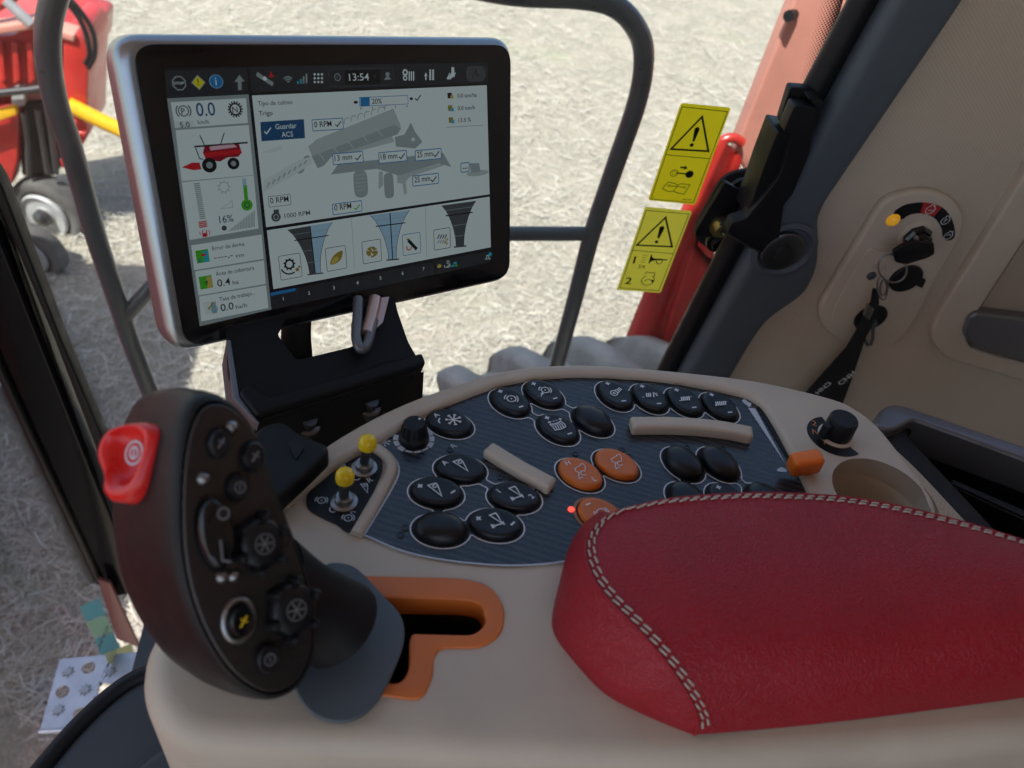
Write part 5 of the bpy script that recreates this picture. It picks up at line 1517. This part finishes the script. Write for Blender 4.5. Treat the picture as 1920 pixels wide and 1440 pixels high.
# drop of the bracket under its ridge, and its fastenings
a0, a1 = np.array(BRF.p3(476, 786)), np.array(BRF.p3(796, 694))
q0 = [(*a0[:2], -0.002), (*a1[:2], -0.002), (a1[0], a1[1] - 0.03, -0.06), (a0[0], a0[1] - 0.045, -0.07)]
V = q0 + [(x, y, z - 0.006) for x, y, z in q0]
part('under_plate', V, [(0, 1, 2, 3), (7, 6, 5, 4), (0, 4, 5, 1), (1, 5, 6, 2), (2, 6, 7, 3), (3, 7, 4, 0)], 'bracket_black', br)
for (x, y) in ((575, 800), (690, 765)):
    c = BRF.px(x, y, -0.025)
    lathe('fastening', [(0.010, -0.03), (0.010, -0.022), (0.0085, -0.021), (0.006, -0.021), (0.006, -0.014), (0.0, -0.014)], (c[0], c[1], 0.0), 'dark_metal', br, 18)
# corrugated cable and hook behind the display
cbF = BRF
cable = thing('display_cable', 'black corrugated cable hanging behind the display', 'cable', BRF)
pts = [(560, 560), (556, 620), (558, 660), (560, 700)]
cp = cr([(*BRF.px(x, y, -0.02), -0.022) for x, y in pts], False, 22)
tube('conduit', cp, 0.0115, 'black_matt', cable, 16, False, lambda t: 0.0108 + 0.0012 * (int(t * 66) % 2))
hk = thing('cable_clip', 'grey hook with pale metal tab beneath the display', 'clip', BRF)
tube('hook', [(*BRF.px(x, y, 0.008), 0.008) for x, y in cr([(672, 560), (670, 600), (668, 632), (674, 652), (684, 652), (692, 634), (700, 600)], False, 6)], 0.0042, 'handle_grey', hk, 12)
tube('sleeve', [(*BRF.px(x, y, 0.008), 0.008) for x, y in ((688, 626), (696, 596), (704, 560))], 0.0052, 'lit_pink_metal', hk, 12)
slab('tab', [rounded(BRF.pl([(700, 560), (730, 556), (718, 604), (700, 620)], 0.004), 0.001)], 0.001, 0.004, 'lit_pink_metal', hk)

# ================================================================ JOYSTICK
jo = CAM + ray(480, 1045) * 0.345
nj = RGT * 0.68 + UPV * 0.08 - FWD * 0.73; nj /= np.linalg.norm(nj)
exj = RGT * 0.73 + FWD * 0.68
JF = Frame(jo, exj, np.cross(nj, exj))
js = thing('drive_joystick', 'black multifunction joystick with red side button', 'joystick', JF)
def Z5(x, y): return (170 + x / 2.285, 720 + y / 2.285)
face = [(500, 90), (590, 95), (680, 180), (740, 310), (790, 470), (865, 670), (930, 880), (950, 1040), (930, 1190), (870, 1285), (780, 1322), (680, 1290), (580, 1200), (490, 1050), (430, 880), (400, 700), (395, 500), (410, 300), (445, 160)]
fp = np.array(cr([JF.px(*Z5(x, y)) for x, y in face], True, 4)); cf = fp.mean(0)
def fr_(s, h, dx=0.0, dy=0.0): return [(cf[0] + (p[0] - cf[0]) * s + dx, cf[1] + (p[1] - cf[1]) * (1 + (s - 1) * 0.6) + dy, h) for p in fp]
grip = loft('grip', [fr_(1.0, -0.004), fr_(1.03, -0.001), fr_(1.08, -0.002), fr_(1.14, -0.008), fr_(1.19, -0.018), fr_(1.24, -0.034), fr_(1.26, -0.052), fr_(1.23, -0.070), fr_(1.13, -0.084), fr_(0.95, -0.093), fr_(0.62, -0.096), fr_(0.2, -0.098)], 'black_plastic', js, True, True, True, 60)
from mathutils.bvhtree import BVHTree
_m = JF.matrix()
_bvh = BVHTree.FromPolygons([_m @ v.co for v in grip.data.vertices], [tuple(p.vertices) for p in grip.data.polygons])
mat('face_brown', (0.030, 0.024, 0.022), 0.30, metal=0.3, rvar=0.05)
slab('face_plate', [[(p[0], p[1]) for p in fr_(0.995, 0)]], -0.006, 0.0008, 'face_brown', js, 0.0012, 3)
def jbtn(x, y, a, b, ang=0.0, mm='button_black', h=0.004, sym=None, smat_='faint_print', name='thumb_button'):
    c = JF.px(*Z5(x, y)); k = JF.scale(*Z5(x, y)) / 2.285
    kx = k * 1.0; pr = [(1.12, 0.0006), (1.10, 0.0016), (1.0, 0.0016), (0.98, h), (0.85, h + 0.0012), (0.4, h + 0.0010)]
    ca, sa = math.cos(ang), math.sin(ang)
    rings = [[(c[0] + (a * s * math.cos(t)) * kx * ca - b * s * math.sin(t) * kx * 0.8 * sa, c[1] + (a * s * math.cos(t)) * kx * sa + b * s * math.sin(t) * kx * 0.8 * ca, hh) for t in np.linspace(0, 2 * PI, 24, endpoint=False)] for s, hh in pr]
    ob = loft(name, rings, mm, js, False, True)
    if sym:
        f = Flat(); sym(f, c, kx); f.build('symbol', smat_, ob, h + 0.0014)
    return ob
def s_ring(f, c, k): f.ring(c, 22 * k, 5 * k); f.line([(c[0], c[1] - 12 * k), (c[0], c[1] + 12 * k)], 5 * k)
def s_bar(f, c, k): f.line([(c[0] - 16 * k, c[1] - 20 * k), (c[0] + 14 * k, c[1] + 22 * k)], 8 * k); f.line([(c[0] - 14 * k, c[1] + 14 * k), (c[0] + 16 * k, c[1] - 4 * k)], 5 * k)
def s_fan(f, c, k):
    f.ring(c, 40 * k, 4 * k)
    for i in range(6): f.line([c, (c[0] + 34 * k * math.cos(i * PI / 3), c[1] + 34 * k * math.sin(i * PI / 3))], 6 * k)
jbtn(540, 255, 48, 78, 0, sym=s_bar); jbtn(685, 312, 48, 78, 0, sym=s_bar); jbtn(618, 442, 44, 74, 0, sym=s_ring)
ob = jbtn(520, 640, 70, 190, 0.12, 'black_gloss', 0.006, None, name='rocker_switch')
def s_L(f, c, k):
    f.line([(c[0] - 10 * k, c[1] - 20 * k), (c[0] - 4 * k, c[1] - 100 * k), (c[0] + 30 * k, c[1] - 110 * k)], 10 * k); f.ring((c[0] + 6 * k, c[1] + 80 * k), 22 * k, 8 * k)
f = Flat(); s_L(f, JF.px(*Z5(535, 640)), JF.scale(480, 1000) / 2.285); f.build('symbol', 'faint_print', ob, 0.0076)
for (x, y) in ((715, 680), (850, 960)):
    ob = jbtn(x, y, 92, 130, 0.2, 'button_black', 0.006, s_fan, name='hat_switch')
    c = JF.px(*Z5(x, y)); k = JF.scale(*Z5(x, y)) / 2.285
    for i in range(6):
        a = i * PI / 3 + 0.4
        lathe('lobe', [(22 * k, 0.001), (22 * k, 0.007), (14 * k, 0.0095), (0, 0.010)], (c[0] + 96 * k * math.cos(a), c[1] + 112 * k * math.sin(a), 0.0), 'button_black', ob, 12)
jbtn(630, 1010, 52, 82, 0.1, 'black_gloss', 0.005, s_bar, 'yellow_cap')
cc = JF.px(*Z5(630, 1010)); k = JF.scale(*Z5(630, 1010)) / 2.285
tube('button_bezel', [(cc[0] + 62 * k * math.cos(t), cc[1] + 84 * k * math.sin(t), 0.001) for t in np.linspace(0, 2 * PI, 28, endpoint=False)], 0.0016, 'metal', js, 8, True)
jbtn(745, 1172, 46, 74, 0.1, sym=s_ring)
for (x, y) in ((600, 185), (480, 405), (560, 825), (610, 820)):
    c = JF.px(*Z5(x, y)); lathe('guide_nub', [(0.003, 0.0005), (0.0028, 0.002), (0.0015, 0.0032), (0, 0.0034)], (*c, 0.0), 'metal', js, 12)
# red side button
_hit, _nrm, _, _ = _bvh.ray_cast(Vector(tuple(CAM)), Vector(tuple(ray(262, 868))).normalized())
rc = np.array(_hit) if _hit else CAM + ray(252, 868) * 0.360
nr = -RGT * 0.42 + UPV * 0.18 - FWD * 0.89; nr /= np.linalg.norm(nr)
rc = rc + nr * 0.003
RF = Frame(rc, RGT * 0.9 - FWD * 0.42, np.cross(nr, RGT * 0.9 - FWD * 0.42))
M_ = JF.matrix().inverted() @ RF.matrix()
ro = [(205, 172), (255, 166), (305, 185), (316, 225), (292, 320), (245, 440), (185, 502), (120, 512), (92, 488), (98, 420), (62, 340), (66, 270), (108, 204), (160, 184)]
ri = [(160, 205), (205, 200), (240, 225), (250, 265), (240, 330), (220, 385), (190, 415), (150, 412), (128, 380), (122, 330), (120, 290), (122, 260), (128, 235), (140, 215)]
po = np.array(cr([RF.px(*Z5(x, y)) for x, y in ro], True, 4)); pi_ = np.array(cr([RF.px(*Z5(x, y)) for x, y in ri], True, 4)); cm = pi_.mean(0)
def lr(a, t, h): 
    q = po * (1 - t) + pi_ * t
    return [tuple(M_ @ Vector((p[0], p[1], h))) for p in q]
rings = [lr(0, -0.05, -0.016), lr(0, 0.0, -0.004), lr(0, 0.06, 0.002), lr(0, 0.3, 0.0055), lr(0, 0.6, 0.0058), lr(0, 0.85, 0.0035), lr(0, 1.0, 0.0005)]
rings += [[tuple(M_ @ Vector((cm[0] + (p[0] - cm[0]) * s, cm[1] + (p[1] - cm[1]) * s, h))) for p in pi_] for s, h in ((0.7, -0.002), (0.3, -0.0025))]
rbn = loft('red_button', rings, 'red_plastic', js, False, True, True, 70); rbn['label'] = 'glossy red scooped button on the grip side'
f = Flat(); c = RF.px(*Z5(188, 295), 0.0); f.ring(c, 0.0052, 0.0010, 0, 20); f.ring(c, 0.0026, 0.0010, 0, 14); f.line([(c[0], c[1] - 0.002), (c[0], c[1] + 0.002)], 0.0009)
ob = f.build('symbol', 'grey_print', rbn, 0.0004); ob.data.transform(M_)
# neck and base flap
def J3(P): return tuple(JF.matrix().inverted() @ Vector(tuple(P)))
cw = lambda x, y, h: CON.o + CON.ex * CON.px(x, y, h)[0] + CON.ey * CON.px(x, y, h)[1] + CON.n * h
n0 = CAM + ray(500, 1085) * 0.372; n2 = cw(632, 1170, 0.020); n1 = (n0 + n2) / 2 + UPV * 0.004
nk = [n0 * (1 - t) ** 2 + 2 * n1 * t * (1 - t) + n2 * t * t for t in np.linspace(0, 1, 9)]
tube('neck', [J3(p) for p in nk], 0.02, 'black_plastic', js, 24, False, lambda t: 0.0225 - 0.004 * math.sin(t * PI) + 0.002 * t)
Z6 = lambda x, y: (540 + x / 3.69, 1020 + y / 3.69)
flp = [(260, 140), (350, 126), (450, 150), (540, 222), (640, 330), (760, 460), (802, 560), (800, 680), (740, 850), (640, 1050), (540, 1160), (450, 1210), (350, 1226), (250, 1210), (160, 1160), (80, 1060), (20, 900), (0, 700), (40, 420), (140, 230)]
fb = cr(CON.pl([Z6(x, y) for x, y in flp], 0.010), True, 4)
fo = slab('gate_flap', [fb], 0.0065, 0.010, 'grey_flap', js, 0.001, 2)
fo.data.transform(JF.matrix().inverted() @ CON.matrix()); fo['label'] = 'blue-grey round flap at the lever base'

# ================================================================ WARNING DECALS ON THE GLASS
Z1 = lambda x, y: (1140 + x / 3.4286, 140 + y / 3.4286)
def G(x, y): return GLS.px(*Z1(x, y), 0.002)
kz = GLS.scale(1245, 285) / 3.4286
def decal(name, quadp, label, mm, draw):
    th = thing(name, label, 'decal', GLS)
    bs = Flat().poly(rounded([G(*p) for p in quadp], 0.004)[::-1], 0.0015).build('backing', mm, th)
    f = Flat(); draw(f); f.build('print', 'black_print', bs, 0.0021)
    return th
def warn(f, a, b, c, ex0, ex1, dot):
    f.line([G(*a), G(*b), G(*c)], 13 * kz, 0, True)
    t = lambda P, s: P
    x0, y0 = ex0; x1, y1 = ex1
    dx, dy = x1 - x0, y1 - y0; L_ = math.hypot(dx, dy); nx, ny = -dy / L_, dx / L_
    f.poly([G(x0 + nx * 16, y0 + ny * 16), G(x0 - nx * 16, y0 - ny * 16), G(x1 - nx * 6, y1 - ny * 6), G(x1 + nx * 6, y1 + ny * 6)][::1])
    f.disc(G(x0, y0), 16 * kz, 0, 12); f.disc(G(*dot), 13 * kz, 0, 12)
def bord(f, q, w=4.5): f.line([G(*p) for p in q], w * kz, 0, True)
def d1(f):
    bord(f, [(476, 206), (768, 238), (548, 822), (275, 800)]); f.line([G(375, 515), G(650, 540)], 4.5 * kz)
    warn(f, (605, 270), (405, 478), (645, 492), (572, 352), (548, 430), (538, 452))
    f.poly([G(466, 590), G(492, 592), G(496, 584), G(512, 600), G(490, 611), G(490, 603), G(464, 601)])
    f.ring(G(425, 633), 24 * kz, 3.5 * kz); f.ring(G(426, 632), 14 * kz, 3 * kz); f.line([G(440, 632), G(510, 638)], 9 * kz)
    f.disc(G(524, 640), 27 * kz, 0, 16)
    f.line([G(x, y) for x, y in ((348, 732), (388, 690), (432, 700), (448, 712), (470, 700), (527, 708), (488, 768), (440, 758), (420, 748), (390, 752))], 4.5 * kz, 0, True)
    f.line([G(448, 712), G(420, 750)], 3.5 * kz); f.line([G(395, 714), G(490, 724)], 5 * kz); f.ring(G(392, 713), 7 * kz, 3.5 * kz); f.ring(G(494, 724), 7 * kz, 3.5 * kz)
    f.text('84012893', G(480, 806), 16 * kz, 0, rad(0)); f.text('Z', G(286, 795), 14 * kz)
decal('warning_decal', [(470, 182), (792, 213), (560, 838), (257, 808)], 'upper yellow warning decal with key and manual symbols', 'decal_yellow', d1)
def d2(f):
    bord(f, [(246, 872), (520, 896), (326, 1390), (76, 1370)]); f.line([G(152, 1128), G(418, 1150)], 4.5 * kz)
    warn(f, (370, 918), (185, 1095), (412, 1106), (347, 985), (322, 1052), (312, 1074))
    f.text('1', G(158, 1212), 88 * kz, 0, 0, 'l', 1.15).text('1', G(160.5, 1212), 88 * kz, 0, 0, 'l', 1.15); f.text('3X', G(192, 1243), 42 * kz, 0, 0, 'l', 1.1); f.text('2', G(106, 1345), 88 * kz, 0, 0, 'l', 1.1).text('2', G(108.5, 1345), 88 * kz, 0, 0, 'l', 1.1)
    for i in range(4): f.line([G(224 - i * 5, 1160 + i * 15), G(252 - i * 4, 1164 + i * 14)], 3 * kz)
    f.poly([G(278, 1152), G(258, 1216), G(282, 1198), G(310, 1192), G(380, 1194), G(382, 1188), G(310, 1182), G(288, 1178)])
    f.ring(G(330, 1200), 22 * kz, 6 * kz, 0, 16)
    f.ring(G(256, 1322), 46 * kz, 5 * kz, 0, 20, rad(120), rad(420)); f.line([G(236, 1282), G(246, 1270), G(300, 1274), G(296, 1300)], 5 * kz)
    f.ring(G(256, 1335), 28 * kz, 5 * kz, 0, 10, rad(20), rad(160)); f.poly([G(276, 1318), G(296, 1320), G(284, 1338)])
    f.text('84128653', G(266, 1388), 15 * kz)
decal('warning_decal', [(240, 850), (542, 878), (338, 1405), (55, 1385)], 'lower yellow warning decal with horn symbol and numbers 1 and 2', 'decal_yellow_b', d2)

# ================================================================ WINDOW LATCH
la = thing('window_latch', 'black folded-metal window latch beside the yellow decals', 'latch', WALL)
def W1z(pts, h): return [WALL.px(*Z1(x, y), h) for x, y in pts]
def lslab(name, pts, h0, h1, mm='black_plastic', bev=0.0012, r=0.004): return slab(name, [rounded(W1z(pts, h1), r)], h0, h1, mm, la, bev)
lslab('glass_patch', [(720, 685), (800, 632), (900, 612), (1000, 628), (1010, 760), (960, 1000), (900, 1110), (780, 1150), (640, 1118), (562, 1060), (560, 980)], -0.064, -0.058, 'black_matt', 0.001, 0.012)
lslab('base_plate', [(752, 690), (872, 760), (880, 930), (790, 1040), (572, 1050), (556, 1020)], -0.02, -0.012)
lslab('arm', [(1200, 196), (1342, 216), (1300, 500), (1190, 770), (1130, 840), (1092, 1142), (1040, 1160), (930, 1120), (765, 1020), (800, 950), (890, 925), (1000, 790), (1105, 650), (1182, 386), (1125, 372)], 0.020, 0.038)
lslab('arm_side', [(1090, 370), (1182, 386), (1108, 652), (880, 922), (930, 800), (1000, 600)], -0.01, 0.030, 'black_plastic', 0.001, 0.003)
lslab('hook_plate', [(1172, 80), (1295, 90), (1388, 165), (1340, 216), (1202, 198), (1128, 345), (1104, 300)], 0.004, 0.016, 'black_plastic')
lslab('hook_cap', [(1282, 150), (1388, 165), (1345, 330), (1200, 500), (1205, 400), (1340, 216)], 0.008, 0.034)
for (x, y, r, mm, nm) in ((858, 745, 0.013, 'black_plastic', 'bolt'), (700, 1062, 0.010, 'black_plastic', 'bolt'), (722, 968, 0.0095, 'zinc', 'bolt')):
    c = WALL.px(*Z1(x, y), 0.0); z0 = -0.03 if mm != 'zinc' else -0.014
    lathe(nm, [(r * 1.5, z0), (r * 1.5, z0 + 0.006), (r, z0 + 0.006), (r * .95, z0 + 0.014), (r * .5, z0 + 0.014), (0.0, z0 + 0.010)], (*WALL.px(*Z1(x, y), z0), 0.0), mm, la, 18 if nm == 'x' else 12)
c = WALL.px(*Z1(780, 1000), 0.0)
tube('pivot_pin', [(*W1z([(760, 990)], 0.0)[0], -0.012), (*W1z([(1000, 1090)], 0.03)[0], 0.03)], 0.012, 'black_plastic', la, 14)

# ================================================================ IGNITION PANEL
Z2 = lambda x, y: (1480 + x / 3.2727, 340 + y / 3.2727)
def I(pts, h=0.0): return [WALL.px(*Z2(x, y), h) for x, y in pts]
ig = thing('ignition_unit', 'beige stadium-shaped ignition unit with sockets on the trim wall', 'ignition', WALL)
slab('bezel', [cr(I([(700, 80), (810, 62), (925, 78), (1020, 130), (1070, 215), (1065, 310), (1015, 420), (905, 610), (785, 840), (700, 955), (600, 1025), (490, 1038), (350, 995), (240, 925), (192, 850), (190, 770), (240, 675), (345, 500), (445, 335), (545, 175), (615, 112)], 0.012), True, 4)], -0.002, 0.012, 'beige_plastic', ig, 0.0055, 4)
slab('socket_plate', [rounded(I([(492, 408), (905, 515), (880, 620), (780, 820), (700, 930), (600, 1000), (470, 1000), (330, 940), (262, 870), (265, 800), (350, 640)], 0.013), 0.008)], 0.010, 0.0130, 'beige_plastic', ig, 0.0006)
ac = (775, 330)
arcO = [(640, 195), (700, 150), (760, 135), (815, 130), (890, 140), (950, 168), (995, 225), (1015, 290), (1015, 340), (990, 362), (955, 360), (940, 335), (935, 290), (900, 235), (860, 210), (810, 196), (740, 205), (685, 235)]
slab('position_ring', [cr(I(arcO, 0.0126), True, 3)], 0.0115, 0.0126, 'black_plastic', ig)
slab('stop_field', [I([(822, 131), (880, 137), (935, 160), (888, 216), (850, 204), (805, 197)], 0.0130)], 0.0118, 0.0130, 'red_print', ig)
f = Flat(); kI = WALL.scale(1715, 440) / 3.27
for (x, y, s) in ((865, 175, 26), (958, 242, 24), (975, 335, 24)):
    c = WALL.px(*Z2(x, y), 0.0132); f.ring(c, s * kI, 4 * kI, 0.0132, 16, rad(110), rad(430)); f.line([(c[0] - 10 * kI, c[1] + 22 * kI), (c[0] - 8 * kI, c[1] + 32 * kI), (c[0] + 14 * kI, c[1] + 30 * kI), (c[0] + 14 * kI, c[1] + 20 * kI)], 4 * kI, 0.0132)
f.text('STOP', WALL.px(*Z2(848, 184), 0.0132), 16 * kI, 0.0132); f.line(I([(948, 252), (962, 232), (970, 236)], 0.0132), 5 * kI, 0.0132); f.ring(WALL.px(*Z2(975, 338), 0.0132), 12 * kI, 4 * kI, 0.0132, 8, 0.3, 2.8)
f.build('position_print', 'white_print', ig)
f = Flat(); f.text('AUX', WALL.px(*Z2(497, 535), 0.0133), 52 * kI, 0.0133, rad(-4)); f.build('aux_lettering', 'beige_dark', ig)
c = WALL.px(*Z2(772, 335), 0.012)
lathe('lock_collar', [(0.0215, 0.010), (0.0215, 0.0135), (0.0185, 0.0150), (0.0, 0.0145)], (*c, 0.0), 'beige_plastic', ig, 32)
lk = lathe('lock_barrel', [(0.0178, 0.013), (0.0178, 0.0200), (0.0150, 0.0235), (0.0135, 0.0235), (0.0135, 0.0300), (0.0115, 0.0320), (0.0, 0.0320)], (*c, 0.0), 'black_gloss', ig, 8, 20)
lathe('lock_core', [(0.0090, 0.030), (0.0090, 0.0335), (0.0075, 0.0350), (0.0, 0.0350)], (*c, 0.0), 'metal', ig, 24)
c = WALL.px(*Z2(635, 235), 0.012); lathe('warning_lamp', [(0.0085, 0.011), (0.0085, 0.0135), (0.0065, 0.0140), (0.0058, 0.0170), (0.003, 0.0190), (0.0, 0.0195)], (*c, 0.0), 'lamp_amber', ig, 20)['label'] = 'amber warning lamp'
c = WALL.px(*Z2(502, 578), 0.013); lathe('aux_plug', [(0.0062, 0.012), (0.0062, 0.0145), (0.0050, 0.0152), (0.0, 0.0152)], (*c, 0.0), 'trim_grey', ig, 20)
c = WALL.px(*Z2(712, 592), 0.013); sk1 = lathe('socket_cap', [(0.0215, 0.012), (0.0215, 0.0160), (0.0200, 0.0175), (0.0, 0.0180)], (*c, 0.0), 'black_plastic', ig, 32)
slab('cap_tab', [rounded(I([(795, 590), (838, 605), (815, 655), (780, 640)], 0.016), 0.001)], 0.012, 0.0165, 'black_plastic', sk1)
c = WALL.px(*Z2(497, 835), 0.013); lathe('power_socket', [(0.0225, 0.012), (0.0225, 0.0150), (0.0190, 0.0155), (0.0185, 0.0135), (0.0, 0.0134)], (*c, 0.0), 'black_matt', ig, 32)
cz_ = [(512, 850), (514, 900), (512, 960), (500, 1000), (480, 1005), (470, 985), (478, 930)]
tube('socket_strap', [(*I([p], 0.022)[0], 0.022 if k < 5 else 0.016) for k, p in enumerate(cz_)], 0.0022, 'trim_grey', ig, 8)
lathe('strap_stud', [(0.0045, 0.018), (0.0045, 0.026), (0.0, 0.027)], (*I([(512, 862)], 0.02)[0], 0.0), 'trim_grey', ig, 12)

# ---- key, rings and lanyard
ky_ = thing('ignition_key', 'black-headed ignition key in the lock with wire rings', 'key', WALL)
slab('key_head', [rounded(I([(632, 425), (690, 388), (780, 362), (885, 375), (888, 440), (845, 465), (710, 506), (648, 492)], 0.045), 0.003)], 0.042, 0.0475, 'black_plastic', ky_, 0.0014)
tube('key_blade', [(*WALL.px(*Z2(775, 340), 0.033), 0.033), (*WALL.px(*Z2(790, 400), 0.045), 0.045)], 0.003, 'metal', ky_, 8)
def wring(cx, cy, rx, ry, h, r, tilt=0.0, name='key_ring'):
    c = WALL.px(*Z2(cx, cy), h); P = []
    for t in np.linspace(0, 2 * PI, 40, endpoint=False):
        q = WALL.px(*Z2(cx + rx * math.cos(t), cy + ry * math.sin(t)), h); P.append((q[0], q[1], h + tilt * math.sin(t)))
    tube(name, P, r, 'metal', ky_, 8, True)
wring(633, 533, 88, 75, 0.047, 0.0011, 0.004); wring(633, 535, 85, 72, 0.0485, 0.0008, 0.004); wring(570, 655, 30, 62, 0.040, 0.0011, 0.003); wring(580, 650, 22, 58, 0.043, 0.0011, -0.003)
ln = thing('key_lanyard', 'black ribbon lanyard lettered CNH hanging from the key', 'lanyard', WALL)
RH = 0.034
lo = [(512, 662), (545, 660), (552, 740), (548, 775), (525, 850), (505, 900), (470, 960), (440, 1050), (380, 1230), (285, 1480), (20, 1440), (90, 1310), (350, 1020), (405, 930), (440, 860), (470, 790), (500, 740)]
rl = slab('ribbon', [I(lo, RH)], RH - 0.002, RH, 'ribbon_black', ln, 0.0004)
slab('crimp', [rounded(I([(486, 762), (522, 786), (492, 856), (460, 830)], RH + 0.003), 0.001)], RH - 0.003, RH + 0.003, 'lit_pink_metal' if False else 'metal', ln, 0.0008)
f = Flat(); f.text('CNH', WALL.px(*Z2(318, 1250), RH), 62 * kI, RH + 0.0004, rad(66)).text('CNH', WALL.px(*Z2(238, 1228), RH), 56 * kI, RH + 0.0004, rad(245)); f.build('lettering', 'white_print', rl)

# ---- grab handle pocket at the right
gh = thing('grab_handle', 'grey grab handle in a beige recessed surround at right edge', 'handle', WALL)
outl = [(1935, 300), (1917, 338), (1760, 592), (1747, 622), (1752, 648), (1778, 674), (1920, 716), (2250, 800), (2250, 200)]
inl = [(1990, 360), (1920, 452), (1832, 588), (1812, 624), (1818, 652), (1880, 672), (2000, 700), (2180, 740), (2200, 400)]
slab('surround', [rounded(WALL.pl(outl, 0.014), 0.016), rounded(WALL.pl(inl, 0.014), 0.012)], -0.004, 0.014, 'beige_plastic', gh, 0.004, 4)
slab('pocket', [rounded(WALL.pl(inl, 0.002), 0.012)], 0.0006, 0.0018, 'beige_dark', gh)
slab('grip', [rounded(WALL.pl([(1808, 628), (1818, 598), (1832, 588), (1960, 604), (2150, 640), (2150, 740), (1960, 690), (1880, 668), (1824, 652)], 0.022), 0.008)], 0.0015, 0.022, 'handle_grey', gh, 0.005, 4)

# ================================================================ STORAGE TRAY, LOWER PARTS
BXZ = CZ - 0.11
BXF = Frame((*onz(1760, 850, BXZ)[:2], BXZ), (1, 0, 0), (0, 1, 0))
bx = thing('storage_tray', 'black storage tray with grey rim right of the console', 'tray', BXF)
slab('walls', [rounded(BXF.pl([(1640, 806), (1662, 770), (2300, 990), (2300, 1500), (2060, 1260)]), 0.008), rounded(BXF.pl([(1700, 812), (1724, 800), (2270, 1000), (2270, 1420), (2080, 1220)]), 0.006)], -0.10, 0.0, 'black_plastic', bx, 0.004, 3)
slab('bottom', [BXF.pl([(1650, 800), (1680, 775), (2290, 1000), (2290, 1480), (2060, 1240)])], -0.106, -0.098, 'black_matt', bx)
slab('divider', [rounded(BXF.pl([(1790, 890), (1802, 880), (2270, 1080), (2270, 1110)]), 0.002)], -0.09, -0.014, 'black_plastic', bx, 0.003)
slab('rim_cap', [rounded(BXF.pl([(1640, 798), (1650, 768), (1666, 757), (1692, 758), (2300, 965), (2300, 1000), (1712, 786), (1690, 800), (1664, 808)], 0.012), 0.006)], -0.03, 0.012, 'handle_grey', bx, 0.004, 4)

LZ = CZ - 0.22
LFf = Frame((*onz(230, 1380, LZ)[:2], LZ), (1, 0, 0), (0, 1, 0))
lw = thing('lower_housing', 'dark grey moulded housing below the console at lower left', 'housing', LFf)
slab('shell', [rounded(LFf.pl([(40, 1475), (150, 1345), (238, 1268), (330, 1235), (480, 1300), (520, 1500), (300, 1600), (0, 1600)]), 0.03)], -0.25, 0.0, 'floor_grey', lw, 0.018, 5)
slab('raised_block', [rounded(LFf.pl([(300, 1395), (350, 1385), (440, 1480), (420, 1560), (250, 1560), (235, 1450)], 0.02), 0.008)], -0.02, 0.016, 'floor_grey', lw, 0.006, 3)
tube('edge_bead', [LFf.p3(x, y, -0.004) for x, y in cr([(60, 1462), (150, 1358), (238, 1282), (320, 1250)], False, 6)], 0.007, 'black_plastic', lw)
